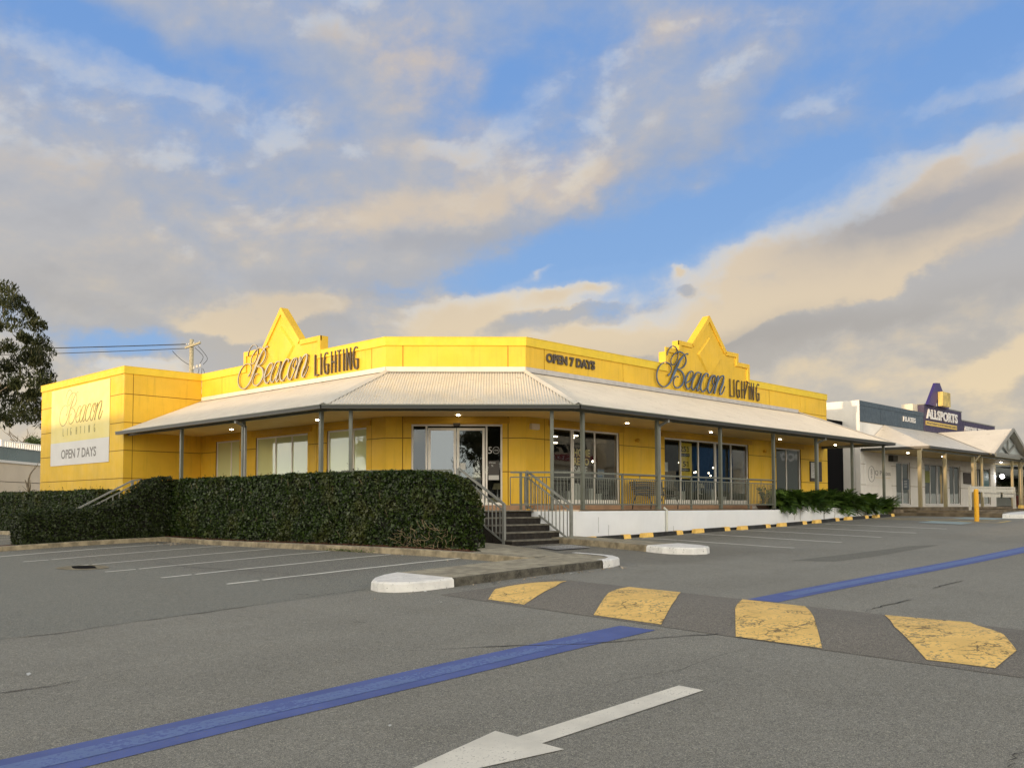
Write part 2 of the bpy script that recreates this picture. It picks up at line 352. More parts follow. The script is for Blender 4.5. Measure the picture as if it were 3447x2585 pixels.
M['decktop'] = mat('bounce_deck_tile', (.58, .46, .34), .6, var=.1, vscale=3)  # deck colour raised above the brown tile to bounce light under the verandah
M['bulb'] = mat('bulb_glow', (1, 1, 1), .5, emit=(1, .84, .58), estr=9)
M['shade'] = mat('lampshade_cream', (.52, .47, .30), .8)
M['twig'] = mat('dry_twig', (.30, .22, .13), .9)
M['litter'] = mat('dry_leaf', (.42, .34, .24), .9, var=.3, vscale=30)
def foliage(name, c0, c1, c2=None, trans=.25, rough=.55):
    m = bpy.data.materials.new(name); m.use_nodes = True; t = m.node_tree; q = G(t); b = t.nodes['Principled BSDF']
    at = q.n('ShaderNodeAttribute', attribute_name='tone'); f = at.outputs['Fac']
    c = q.mix(f, c0, c1)
    if c2:
        geo_ = q.n('ShaderNodeNewGeometry'); n = q.noise(geo_.outputs['Position'], 1.1, 3, .6); c = q.mix(q.m('MULTIPLY', q.mr(n, .50, .70), .8), c, c2)
    t.links.new(c, b.inputs['Base Color']); b.inputs['Roughness'].default_value = rough; b.inputs['Specular IOR Level'].default_value = .35
    tr = q.n('ShaderNodeBsdfTranslucent'); t.links.new(c, tr.inputs[0]); mx = q.n('ShaderNodeMixShader'); mx.inputs[0].default_value = trans
    t.links.new(b.outputs[0], mx.inputs[1]); t.links.new(tr.outputs[0], mx.inputs[2]); t.links.new(mx.outputs[0], t.nodes['Material Output'].inputs[0])
    return m
M['hedge'] = foliage('hedge_leaves', (.005, .012, .003), (.052, .090, .012), (.075, .085, .020), trans=.12, rough=.36)
M['hedge2'] = foliage('low_hedge_leaves', (.005, .011, .002), (.042, .062, .011), trans=.1, rough=.45)
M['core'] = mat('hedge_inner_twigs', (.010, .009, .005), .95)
M['fern'] = foliage('planter_fronds', (.025, .065, .010), (.12, .20, .03))
M['gum'] = foliage('gum_leaves', (.018, .026, .008), (.070, .082, .026))
M['bg'] = foliage('far_tree_leaves', (.04, .07, .02), (.10, .15, .05))
def glass(name, tint=(.9, .95, .93), refl=1.0, film=None, fm=1.6):
    m = bpy.data.materials.new(name); m.use_nodes = True; t = m.node_tree; q = G(t); t.nodes.remove(t.nodes['Principled BSDF'])
    fr = q.n('ShaderNodeFresnel'); fr.inputs[0].default_value = 1.5
    gl = q.n('ShaderNodeBsdfGlossy'); gl.inputs['Roughness'].default_value = .015; gl.inputs[0].default_value = (.95, .97, .93, 1)
    bn = q.n('ShaderNodeBump'); bn.inputs['Strength'].default_value = .05; bn.inputs['Distance'].default_value = .02
    geo_ = q.n('ShaderNodeNewGeometry'); t.links.new(q.noise(geo_.outputs['Position'], 1.7, 1, .5), bn.inputs['Height']); t.links.new(bn.outputs[0], gl.inputs['Normal'])
    if film:
        tr = q.n('ShaderNodeBsdfDiffuse'); tr.inputs[0].default_value = (*film, 1)
    else:
        tr = q.n('ShaderNodeBsdfTransparent'); tr.inputs[0].default_value = (*tint, 1)
    f = q.m('ADD', q.m('MULTIPLY', fr.outputs[0], fm), .02 + (refl-1)*.1, clamp=True)
    mx = q.n('ShaderNodeMixShader'); t.links.new(f, mx.inputs[0]); t.links.new(tr.outputs[0], mx.inputs[1]); t.links.new(gl.outputs[0], mx.inputs[2])
    t.links.new(mx.outputs[0], t.nodes['Material Output'].inputs[0]); return m
M['glass'] = glass('shop_glass', (.92, .95, .92), .8, fm=2.2)
M['glassdoor'] = glass('door_glass', (.30, .33, .31), 1.9)
M['film'] = glass('frosted_glass', film=(.64, .70, .38), refl=1.2)
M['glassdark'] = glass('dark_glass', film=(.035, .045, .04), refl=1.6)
def marking(name, col, bare, thr, worn=.15, scale=18, crack=0):
    m = bpy.data.materials.new(name); m.use_nodes = True; t = m.node_tree; q = G(t); b = t.nodes['Principled BSDF']
    P = q.n('ShaderNodeNewGeometry').outputs['Position']
    n = q.noise(P, scale, 8, .68); n2 = q.noise(P, 2.2, 4, .6)
    w = q.m('ADD', n, q.m('MULTIPLY', q.m('SUBTRACT', n2, .5), worn*2))
    f = q.mr(w, thr, thr+.07)
    cc = q.mix(q.mr(n2, .3, .7), tuple(x*.86 for x in col), tuple(min(1, x*1.08) for x in col))
    c = q.mix(f, cc, bare)
    if crack:
        px, py, pz = q.sep(P)
        wv = q.v('ADD', P, q.v('SCALE', q.v('SUBTRACT', q.noise(P, 5, 4, .6, out=1), (.5, .5, .5))))
        wv.node.inputs[1].links[0].from_node.inputs['Scale'].default_value = .22
        for sc_, th_, am in ((4.2, .045, .8), (11., .08, .65)):
            vo = q.n('ShaderNodeTexVoronoi', feature='DISTANCE_TO_EDGE'); t.links.new(wv, vo.inputs['Vector']); vo.inputs['Scale'].default_value = sc_
            gate = q.mr(q.noise(P, 1.9, 3, .6), .42 if sc_ < 9 else .50, .60 if sc_ < 9 else .66)
            c = q.mix(q.m('MULTIPLY', q.m('MULTIPLY', q.mr(vo.outputs[0], th_, th_*.35), gate), am), c, (.05, .035, .015))
    t.links.new(c, b.inputs['Base Color']); b.inputs['Roughness'].default_value = .7
    bn = q.n('ShaderNodeBump'); bn.inputs['Strength'].default_value = .5; bn.inputs['Distance'].default_value = .006
    t.links.new(q.noise(P, 110, 3, .6), bn.inputs['Height']); t.links.new(bn.outputs[0], b.inputs['Normal'])
    return m
def asphalt(name, col, seam=False):
    m = bpy.data.materials.new(name); m.use_nodes = True; t = m.node_tree; q = G(t); b = t.nodes['Principled BSDF']
    P = q.n('ShaderNodeNewGeometry').outputs['Position']; px, py, pz = q.sep(P)
    big = q.noise(P, .22, 5, .6); mid = q.noise(P, 1.6, 6, .62); fine = q.noise(P, 55, 4, .7); grit = q.noise(P, 130, 2, .6)
    c = q.mix(q.mr(big, .35, .65), tuple(x*.88 for x in col), tuple(x*1.12 for x in col))
    c = q.mix(q.m('MULTIPLY', q.mr(mid, .45, .75), .35), c, tuple(x*.72 for x in (col[0], col[1]*.97, col[2]*.9)))
    if seam:
        # older greener seal behind the joint at y = 11.1, browner stained bays near the garden beds
        e = q.m('ADD', py, q.m('MULTIPLY', q.m('SUBTRACT', q.noise(P, 1.3, 3, .6), .5), .25))
        old = q.m('MULTIPLY', q.mr(e, 11.08, 11.14), q.mr(px, 13.2, 12.4))
        c = q.mix(q.m('MULTIPLY', old, .80), c, (col[0]*.70, col[1]*.76, col[2]*.78))
        bay = q.m('MULTIPLY', q.m('MULTIPLY', q.mr(q.m('ADD', px, q.m('MULTIPLY', mid, 1.5)), 8.9, 9.7), q.mr(px, 13.4, 12.8)), q.mr(py, 12.6, 13.6))
        c = q.mix(q.m('MULTIPLY', bay, .55), c, (col[0]*.55, col[1]*.53, col[2]*.54))
        st_ = q.m('MULTIPLY', q.m('MULTIPLY', q.mr(q.m('ADD', py, q.m('MULTIPLY', mid, 1.6)), 10.2, 11.6), q.mr(px, 14.0, 15.0)), q.mr(px, 21.0, 18.5))
        c = q.mix(q.m('MULTIPLY', st_, .60), c, (col[0]*.42, col[1]*.38, col[2]*.34))
        rb = q.m('MULTIPLY', q.mr(q.m('ADD', py, q.m('MULTIPLY', mid, 1.2)), 12.2, 15.5), q.mr(px, 18.5, 19.5))
        c = q.mix(q.m('MULTIPLY', rb, .42), c, (col[0]*.50, col[1]*.50, col[2]*.46))
        oil = q.m('MULTIPLY', q.mr(q.noise(P, .55, 3, .55), .60, .70), q.mr(q.noise(P, 3.1, 5, .7), .40, .62))
        c = q.mix(q.m('MULTIPLY', oil, .38), c, (col[0]*.55, col[1]*.53, col[2]*.5))
        tr_ = q.m('SINE', q.m('MULTIPLY', q.m('ADD', py, q.m('MULTIPLY', big, 1.0)), 3.7))
        c = q.mix(q.m('MULTIPLY', q.m('MULTIPLY', q.mr(tr_, .2, 1.), q.mr(py, 10.5, 9.0)), .16), c, (col[0]*1.45, col[1]*1.42, col[2]*1.38))
        # traffic-worn browner strip right of the camera
        tw = q.m('MULTIPLY', q.mr(q.m('SUBTRACT', 3.4, q.m('ADD', py, q.m('MULTIPLY', big, 1.5))), 0., 2.2), q.mr(px, 1, 4))
        c = q.mix(q.m('MULTIPLY', tw, .55), c, (col[0]*.80, col[1]*.76, col[2]*.72))
    c = q.mix(q.m('MULTIPLY', q.mr(fine, .44, .57), .60), c, tuple(x*.42 for x in col))
    f3 = q.noise(P, 24, 3, .7); c = q.mix(q.m('MULTIPLY', q.mr(f3, .52, .64), .38), c, tuple(x*.5 for x in col)); c = q.mix(q.m('MULTIPLY', q.mr(f3, .46, .34), .35), c, tuple(x*1.5 for x in col))
    c = q.mix(q.m('MULTIPLY', q.mr(grit, .54, .62), .70), c, (col[0]*2.5, col[1]*2.4, col[2]*2.1))
    vo = q.n('ShaderNodeTexVoronoi'); t.links.new(P, vo.inputs['Vector']); vo.inputs['Scale'].default_value = 17.
    hv = q.sep(vo.outputs['Color'])[0]
    c = q.mix(q.m('MULTIPLY', q.m('MULTIPLY', q.mr(vo.outputs['Distance'], .17, .10), q.mr(hv, .78, .82)), .8), c, (.42, .41, .36))
    t.links.new(c, b.inputs['Base Color']); b.inputs['Roughness'].default_value = .82; b.inputs['Specular IOR Level'].default_value = .35
    bn = q.n('ShaderNodeBump'); bn.inputs['Strength'].default_value = .7; bn.inputs['Distance'].default_value = .012
    t.links.new(q.m('ADD', fine, q.m('MULTIPLY', grit, .6)), bn.inputs['Height']); t.links.new(bn.outputs[0], b.inputs['Normal'])
    return m
M['asphalt'] = asphalt('car_park_asphalt', (.232, .229, .206), True)
M['asphalt2'] = asphalt('speed_hump_asphalt', (.185, .174, .155))
M['patch'] = asphalt('repair_patch_asphalt', (.165, .164, .145))
M['crack'] = mat('crack_filler', (.055, .053, .048), .9)
M['stain'] = asphalt('damp_stain_asphalt', (.085, .078, .066))
M['mwhite'] = marking('white_road_paint', (.80, .79, .72), (.16, .155, .14), .62, .2, 26)
M['marrow'] = marking('arrow_road_paint', (.74, .71, .62), (.20, .19, .16), .60, .12, 60)
M['mblue'] = marking('blue_road_paint', (.082, .122, .35), (.14, .15, .18), .585, .1, 40)
M['mblue2'] = marking('worn_blue_road_paint', (.13, .20, .42), (.08, .12, .34), .50, .25, 30)
M['mhump'] = marking('yellow_hump_paint', (.88, .58, .17), (.36, .27, .12), .555, .22, 22, crack=1)
M['myel'] = marking('pale_yellow_road_paint', (.62, .47, .17), (.16, .15, .12), .58, .2, 20)
M['mcyan'] = marking('pale_blue_road_paint', (.30, .38, .38), (.2, .22, .21), .60, .2, 20)
M['mfaint'] = marking('faded_white_paint', (.30, .29, .25), (.14, .135, .12), .50, .3, 20)
# ================================================================ GROUND
def gh(x, y): return gz(x, y)+hump(x, y)
def sheet_mb(mb, poly, h, res=.25, base=gh):
    """convex polygon laid on the ground, h above it"""
    P = np.array(poly, float)
    area = sum(P[i][0]*P[(i+1) % len(P)][1]-P[(i+1) % len(P)][0]*P[i][1] for i in range(len(P)))
    if area < 0: P = P[::-1]
    x0, y0 = P.min(0)-.01; x1, y1 = P.max(0)+.01
    nx = max(1, int((x1-x0)/res)); ny = max(1, int((y1-y0)/res))
    bm = bmesh.new(); xs = np.linspace(x0, x1, nx+1); ys = np.linspace(y0, y1, ny+1)
    vs = [[bm.verts.new((x, y, 0)) for x in xs] for y in ys]
    for j in range(ny):
        for i in range(nx): bm.faces.new((vs[j][i], vs[j][i+1], vs[j+1][i+1], vs[j+1][i]))
    for i in range(len(P)):
        a = P[i]; b = P[(i+1) % len(P)]; d = b-a
        if np.hypot(*d) < 1e-6: continue
        bmesh.ops.bisect_plane(bm, geom=bm.verts[:]+bm.edges[:]+bm.faces[:], plane_co=(a[0], a[1], 0), plane_no=(d[1], -d[0], 0), clear_outer=True)
    bm.verts.ensure_lookup_table()
    co = np.array([v.co[:] for v in bm.verts])
    if len(co):
        hh = np.array([h(x, y) for x, y in co[:, :2]]) if callable(h) else h
        co[:, 2] = base(co[:, 0], co[:, 1])+hh
        for i, v in enumerate(bm.verts): v.index = i
        mb.add(co, [tuple(v.index for v in f.verts) for f in bm.faces])
    bm.free()
def ribbon_mb(mb, pts, w, h, res=.3, base=gh):
    out = []
    for a, b in zip(pts[:-1], pts[1:]):
        a = np.array(a, float); b = np.array(b, float); n = max(1, int(np.hypot(*(b-a))/res))
        for i in range(n): out.append(a+(b-a)*i/n)
    out.append(np.array(pts[-1], float)); out = np.array(out)
    t = np.gradient(out, axis=0); t /= np.linalg.norm(t, axis=1)[:, None]+1e-9; nrm = np.c_[-t[:, 1], t[:, 0]]
    ws = np.asarray(w) if hasattr(w, '__len__') else np.full(len(out), w)
    if len(ws) != len(out): ws = np.interp(np.linspace(0, 1, len(out)), np.linspace(0, 1, len(ws)), ws)
    l = out+nrm*ws[:, None]/2; r = out-nrm*ws[:, None]/2
    v = np.r_[np.c_[l, base(l[:, 0], l[:, 1])+h], np.c_[r, base(r[:, 0], r[:, 1])+h]]; n = len(out)
    mb.add(v, [(i+n, i+1+n, i+1, i) for i in range(n-1)])
def skirt_mb(mb, pts, h, depth=.25, bev=.018, closed=True, res=.3):
    """kerb face round an outline (counter-clockwise), with a small worn arris"""
    out = []; P = [np.array(p, float) for p in pts]
    idx = range(len(P)) if closed else range(len(P)-1)
    for i in idx:
        a = P[i]; b = P[(i+1) % len(P)]; n = max(1, int(np.hypot(*(b-a))/res))
        for k in range(n): out.append(a+(b-a)*k/n)
    if not closed: out.append(P[-1])
    out = np.array(out); N = len(out)
    if closed: t = np.roll(out, -1, 0)-np.roll(out, 1, 0)
    else: t = np.gradient(out, axis=0)
    t /= np.linalg.norm(t, axis=1)[:, None]+1e-9; nr = np.c_[t[:, 1], -t[:, 0]]
    hh = np.array([h(x, y) for x, y in out]) if callable(h) else h
    z = gz(out[:, 0], out[:, 1])
    r0 = np.c_[out, z+hh]; r1 = np.c_[out+nr*bev, z+hh-bev]; r2 = np.c_[out+nr*(bev+.02), z-depth]
    v = np.r_[r0, r1, r2]; m = N if closed else N-1
    f = []
    for k in (0, 1):
        for i in range(m): j = (i+1) % N; f.append((k*N+i, (k+1)*N+i, (k+1)*N+j, k*N+j))
    mb.add(v, f)
def slab(name, poly, h, mtop, mside, res=.4, **kw):
    mb = MB(); sheet_mb(mb, poly, h, res, base=gz); mb.cur = 1; skirt_mb(mb, poly, h, **kw)
    return mb.build(name, [mtop, mside])
# asphalt sheet, out to the horizon
def axis(lo, hi, st, far):
    a = list(np.arange(lo, hi+1e-6, st)); return np.array([-far, -far/3, -90, -60, -45, -32, -25]+[v for v in np.arange(-20, lo-.1, 4)]+a+[v for v in np.arange(hi+4, 80, 5)]+[110, 160, far/3, far])
xs = axis(-4, 44, .5, 1500); ys = axis(-4, 34, .5, 1500)
XX, YY = np.meshgrid(xs, ys); ZZ = gz(XX, YY)
# let the ground stay below the hump's own sheet, and sink below the buildings
v = np.c_[XX.ravel(), YY.ravel(), ZZ.ravel()]; nx = len(xs)
f = [(j*nx+i, j*nx+i+1, (j+1)*nx+i+1, (j+1)*nx+i) for j in range(len(ys)-1) for i in range(nx-1)]
mb = MB().add(v, f); o = mb.build('car_park_ground', M['asphalt'], smooth=True, origin=(0, 0, 0)); tag(o, kind='structure')
def struct(o): return tag(o, kind='structure')
# speed hump
mb = MB(); T = np.linspace(0, 1, 13); Y = np.linspace(2.25, 9.9, 40)
v = [(hx0(y)+2.52*t, y, gzf(hx0(y)+2.52*t, y)+float(hump(hx0(y)+2.52*t, y))+.004) for y in Y for t in T]
mb.add(v, [(j*13+i, j*13+i+1, (j+1)*13+i+1, (j+1)*13+i) for j in range(39) for i in range(12)])
hp = empty('speed_hump', (9.7, 6, gzf(9.7, 6)), 'low asphalt speed hump across the driveway with four yellow painted patches', 'speed hump')
mb.build('hump_surface', M['asphalt2'], hp, smooth=True)
for poly in ([(8.86, 8.95), (9.52, 9.47), (10.42, 9.60), (11.31, 9.46), (10.9, 9.15), (10.12, 8.81), (9.4, 8.35), (8.78, 7.94)],
             [(8.68, 6.99), (9.9, 7.72), (11.19, 8.34), (11.16, 7.41), (9.95, 6.68), (8.6, 5.97)],
             [(8.46, 4.96), (9.75, 5.72), (11.02, 6.35), (10.93, 5.43), (9.7, 4.72), (8.41, 4.01)],
             [(8.43, 3.06), (9.6, 3.80), (10.86, 4.41), (10.96, 3.5), (9.9, 2.86), (9.23, 2.56), (8.44, 2.51)]):
    mb = MB(); sheet_mb(mb, poly, .010, .12); mb.build('yellow_patch', M['mhump'], hp, smooth=True)
# painted markings: sheets about 4 mm above the asphalt
def marks(name, polys, m, h=.006, res=.3):
    mb = MB()
    for p in polys: sheet_mb(mb, p, h, res)
    return struct(mb.build(name, m))
marks('road_arrow_marking', [[(6.24, 4.17), (6.22, 3.93), (4.34, 3.91), (4.35, 4.13)], [(4.36, 4.34), (4.33, 3.72), (2.95, 4.01)]], M['marrow'])
def bline(name, up, lo, m, h):
    mb = MB(); xs_ = np.arange(up[0][0], up[-1][0]+.01, .3)
    a = np.interp(xs_, *zip(*up)); b = np.interp(xs_, *zip(*lo))
    v = np.r_[np.c_[xs_, a, gh(xs_, a)+h], np.c_[xs_, b, gh(xs_, b)+h]]; n = len(xs_)
    mb.add(v, [(i, i+n, i+1+n, i+1) for i in range(n-1)]); return struct(mb.build(name, m))
bline('blue_lane_line', [(-4, 6.15), (2, 6.2), (3.7, 6.26), (6, 6.31), (8.56, 6.31)], [(-4, 5.6), (2.2, 5.64), (3.4, 5.72), (5.2, 5.76), (8.56, 5.84)], M['mblue'], .004)
bline('worn_blue_lane_line', [(-4, 6.0), (2, 6.05), (3.7, 6.12), (6, 6.17), (7.6, 6.15)], [(-4, 5.78), (2.2, 5.82), (3.4, 5.90), (5.2, 5.93), (7.6, 6.02)], M['mblue2'], .0065)
bline('blue_lane_line', [(11.12, 6.34), (25, 6.72), (60, 7.7)], [(11.12, 5.90), (23, 6.15), (60, 7.1)], M['mblue'], .004)
bline('worn_blue_lane_line', [(11.9, 6.24), (25, 6.60), (60, 7.5)], [(11.9, 6.04), (23, 6.30), (60, 7.3)], M['mblue2'], .0065)
for y, x0, x1 in ((13.80, 7.70, 12.85), (15.86, 7.57, 12.72), (18.12, 7.55, 12.72), (20.45, 7.60, 12.62), (23.1, 7.72, 12.75), (25.42, 7.2, 12.8)):
    mb = MB(); n = 9; pts = [(x0+(x1-x0)*i/n, y+random.uniform(-.03, .03)) for i in range(n+1)]
    ribbon_mb(mb, pts[:2], .10, .006); ribbon_mb(mb, [(pts[1][0]+.07, pts[1][1])]+pts[2:], .10, .006); struct(mb.build('parking_bay_line', M['mwhite']))
for x, y1 in ((21.12, 15.3), (23.75, 15.3), (26.38, 15.25), (29.0, 15.2), (31.6, 14.9), (34.2, 14.5)):
    mb = MB(); pts = [(x+random.uniform(-.02, .02)+.05*(i > 4), 10.75+(y1-10.75)*i/8) for i in range(9)]
    ribbon_mb(mb, pts, .10, .006); struct(mb.build('parking_bay_line', M['mwhite'] if x < 33 else M['mfaint']))
# accessible bays: pale blue squares and a yellow hatched strip
for cx in (35.1, 38.7): marks('accessible_bay_square', [[(cx-.75, 11.2), (cx+.75, 11.2), (cx+.75, 12.7), (cx-.75, 12.7)]], M['mcyan'], res=.5)
mb = MB()
for a, b in (((36.05, 10.5), (36.05, 15.1)), ((37.5, 10.5), (37.5, 15.1)), ((36.05, 10.5), (37.5, 10.5)), ((36.05, 11.9), (37.5, 11.0)), ((36.05, 13.1), (37.5, 12.2)), ((36.05, 14.3), (37.5, 13.4)), ((36.05, 15.1), (37.5, 14.6))):
    ribbon_mb(mb, [a, b], .13, .006)
struct(mb.build('yellow_hatched_marking', M['myel']))
marks('asphalt_repair_patch', [[(17.4, 8.95), (23.6, 8.95), (24.4, 8.5), (19.4, 8.22), (17.9, 8.22)]], M['patch'], .003, .4)
for pts, w in (([(3.36, 11.07), (4.1, 10.98), (4.81, 11.08), (5.49, 11.1), (6.41, 11.12), (7.13, 11.2), (8.01, 11.27), (8.55, 11.25)], (.02, .035, .015, .04, .03, .012, .02, .035)),
          ([(2.4, 8.24), (2.93, 8.18), (3.27, 8.21), (3.76, 8.31), (4.15, 8.21), (4.54, 8.21)], (.03, .022, .005, .008, .006, .003)),
          ([(5.77, 7.07), (6.09, 6.84), (6.62, 6.45), (7.22, 5.9), (7.78, 5.61), (8.27, 5.34), (8.52, 5.2)], (.004, .012, .03, .04, .03, .045, .03)),
          ([(5.72, 4.63), (6.23, 4.6), (6.71, 4.51), (7.56, 4.57), (8.37, 4.53)], (.002, .008, .01, .006, .004)),
          ([(11.02, 4.72), (11.81, 4.76), (12.51, 4.73)], (.012, .05, .03)), ([(14.15, 5.0), (14.93, 5.08), (15.67, 5.06)], (.02, .045, .02)),
          ([(20.83, 14.08), (22.41, 14.34), (23.92, 14.22), (25.6, 14.1)], (.02, .05, .03, .02)), ([(5.89, 10.62), (6.07, 10.22), (6.17, 9.81)], (.008, .012, .004)),
          ([(7.62, 11.66), (7.72, 11.45)], (.03, .03)), ([(6.6, 8.97), (6.66, 8.74)], (.02, .02)), ([(6.25, 1.67), (5.95, 1.66), (5.65, 1.63)], (.004, .014, .007)),
          ([(9.35, 20.0), (8.9, 17.5), (9.15, 14.5), (9.0, 12.6)], (.01, .03, .02, .01)), ([(19.2, 13.8), (19.9, 12.2), (20.6, 11.5)], (.02, .03, .01))):
    P = [np.array(p, float) for p in pts]; out = []
    for a, b in zip(P[:-1], P[1:]):
        for k in range(6): out.append(a+(b-a)*k/6+np.array([random.uniform(-.022, .022), random.uniform(-.022, .022)]))
    out.append(P[-1]); mb = MB(); ws = .7*np.interp(np.linspace(0, 1, len(out)), np.linspace(0, 1, len(w)), w)*np.array([random.uniform(.5, 1.4) for _ in out])
    ribbon_mb(mb, out, ws, .0065, res=9); struct(mb.build('asphalt_crack', M['crack']))
# drain pit in the left bays: flat black sheet stands in for the dark opening, with a pale lip
pc = (7.78, 19.75); pz = gzf(*pc)
pit = empty('drain_pit', (pc[0], pc[1], pz), 'broken stormwater pit opening among the left parking bay lines', 'drain pit')
mb = MB(); lip = [(pc[0]+.42*math.cos(a)*(1+.1*math.sin(3*a)), pc[1]+.85*math.sin(a)*(1+.08*math.cos(2*a))) for a in np.linspace(0, 2*math.pi, 20, endpoint=False)]
hol = [(pc[0]+.19*math.cos(a)*(1+.45*math.sin(2*a+.4)), pc[1]+.62*math.sin(a)) for a in np.linspace(0, 2*math.pi, 20, endpoint=False)]
v = [(x, y, gzf(x, y)+.008) for x, y in lip]+[(x, y, gzf(x, y)+.014) for x, y in hol]
mb.add(v, [(i, (i+1) % 20, 20+(i+1) % 20, 20+i) for i in range(20)]); mb.build('pit_surround', mat('pit_surround_concrete', (.21, .18, .115), .9, var=.4, vscale=9), pit)
mb = MB(); mb.add([(x, y, gzf(x, y)+.012) for x, y in hol], [tuple(range(20))]); mb.build('pit_dark_sheet', M['black'], pit)
# ---------------------------------------------------------------- kerbs, islands, footpath
nose1 = [(9.55, 10.43), (9.55, 11.72), (9.2, 11.62), (8.85, 11.4), (8.62, 11.15), (8.55, 10.9), (8.64, 10.65), (8.85, 10.51), (9.2, 10.45)][::-1]
is1 = empty('concrete_island', (11.4, 11, gzf(11.4, 11)), 'long concrete kerb island with white painted rounded ends in front of the steps', 'kerb island')
def part_slab(parent, name, poly, h, mt, ms, **kw):
    P = np.array(poly, float); ar = sum(P[i][0]*P[(i+1) % len(P)][1]-P[(i+1) % len(P)][0]*P[i][1] for i in range(len(P)))
    if ar < 0: poly = list(poly)[::-1]
    mb = MB(); sheet_mb(mb, poly, h, .3, base=gz); mb.cur = 1; skirt_mb(mb, poly, h, **kw)
    return mb.build(name, [mt, ms], parent, smooth=False)
part_slab(is1, 'white_nose', nose1, .145, M['whitekerb'], M['whitekerb'], bev=.03)
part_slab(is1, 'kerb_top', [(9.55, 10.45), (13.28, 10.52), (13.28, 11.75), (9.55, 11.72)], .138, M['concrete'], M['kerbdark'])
part_slab(is1, 'kerb_top', [(13.28, 10.52), (13.6, 10.6), (13.95, 10.8), (14.14, 11.3), (14.14, 11.85), (13.28, 11.85)], .138, M['concrete'], M['concrete'])
band_o = [(13.28, 10.50), (13.62, 10.53), (14.0, 10.68), (14.25, 11.0), (14.32, 11.4), (14.30, 11.95)]
band_i = [(13.28, 10.62), (13.58, 10.66), (13.86, 10.80), (14.08, 11.08), (14.15, 11.4), (14.15, 11.95)]
mb = MB()
for i in range(5):
    sheet_mb(mb, [band_o[i], band_o[i+1], band_i[i+1], band_i[i]], .147, .5, base=gz)
skirt_mb(mb, band_o, .147, closed=False, bev=.025)
mb.build('white_kerb_edge', M['whitekerb'], is1)
def path_h(x, y):   # footpath ramps down towards the foot of the steps
    d = (x-13.4)-(y-12)*.42
    return float(np.clip(.132-.075*max(0, d), .03, .132))
mb = MB()
for poly in ([(13.0, 11.86), (14.14, 11.86), (14.42, 12.2), (15.2, 13.6), (13.02, 13.6)], [(13.02, 13.6), (15.2, 13.6), (16.05, 15.72), (16.05, 16.6), (15.2, 16.3), (14.2, 14.9)]):
    sheet_mb(mb, poly, path_h, .25, base=gz)
skirt_mb(mb, [(14.42, 12.2), (15.2, 13.6), (16.05, 15.72)], path_h, closed=False)
struct(mb.build('footpath', M['concrete'], smooth=False))
o = part_slab(None, 'garden_kerb', [(12.86, 11.9), (13.02, 11.9), (13.06, 27.1), (12.90, 27.1)], .128, M['concrete'], M['kerbmid']); struct(o)
o = part_slab(None, 'garden_kerb', [(-12, 26.9), (12.9, 26.95), (13.06, 27.1), (-12, 27.06)], .125, M['concrete'], M['kerbmid']); struct(o)
mb = MB(); sheet_mb(mb, [(13.04, 13.5), (14.2, 14.8), (15.4, 16.3), (15.4, 27.2), (13.06, 27.2)], lambda x, y: .10+.05*math.sin(x*9+y*5)*.3, .2, base=gz)
sheet_mb(mb, [(-12, 27.07), (13.06, 27.12), (13.06, 28.1), (-12, 28.1)], .09, .4, base=gz)
struct(mb.build('mulch_bed', M['mulch'], smooth=True))
# right kerb strip beside the steps
is2 = empty('concrete_island', (17.8, 13.5, gzf(17.8, 13.5)), 'short concrete kerb island with white nose right of the steps handrail', 'kerb island')
part_slab(is2, 'white_nose', [(17.15, 12.25), (17.02, 11.75), (17.06, 11.4), (17.3, 11.15), (17.65, 11.07), (18.0, 11.22), (18.25, 11.6), (18.36, 12.25)], .15, M['whitekerb'], M['whitekerb'], bev=.03)
part_slab(is2, 'kerb_top', [(17.15, 12.25), (18.36, 12.25), (18.80, 15.82), (17.95, 15.82), (17.78, 15.0)], .14, M['concrete'], M['kerbmid'])
# tactile plate
tp = [(16.20, 14.72), (15.80, 13.78), (16.95, 13.72), (17.35, 14.62)]
o0, o1, o3 = (np.array(p) for p in (tp[1], tp[2], tp[0]))
mb = MB(); mb2 = MB()
sheet_mb(mb, tp, .012, .3, base=gz)
for i in range(24):
    a = o0+(o1-o0)*(i+.15)/24; b = o0+(o1-o0)*(i+.62)/24; e = o3-o0
    sheet_mb(mb2, [a, b, b+e*.97, a+e*.97], .026, 1, base=gz)
t = empty('tactile_plate', (16.6, 14.2, gzf(16.6, 14.2)), 'ribbed silver tactile plate on the ground at the foot of the steps', 'tactile plate')
mb.build('plate_base', M['galvd'], t); mb2.build('ribs', M['galv'], t)
# kerb under the white deck wall
mb = MB(); n = 42; X = np.linspace(18.8, 39.7, n+1)
for a, b in zip(X[:-1], X[1:]):
    za, zb = gzf(a, 15.7), gzf(b, 15.7)
    mb.hexa([(a, 15.66, za-.1), (b, 15.66, zb-.1), (b, 15.84, zb-.1), (a, 15.84, za-.1), (a, 15.66, za+.07), (b, 15.66, zb+.07), (b, 15.84, zb+.07), (a, 15.84, za+.07)])
struct(mb.build('wall_kerb', M['blackkerb']))
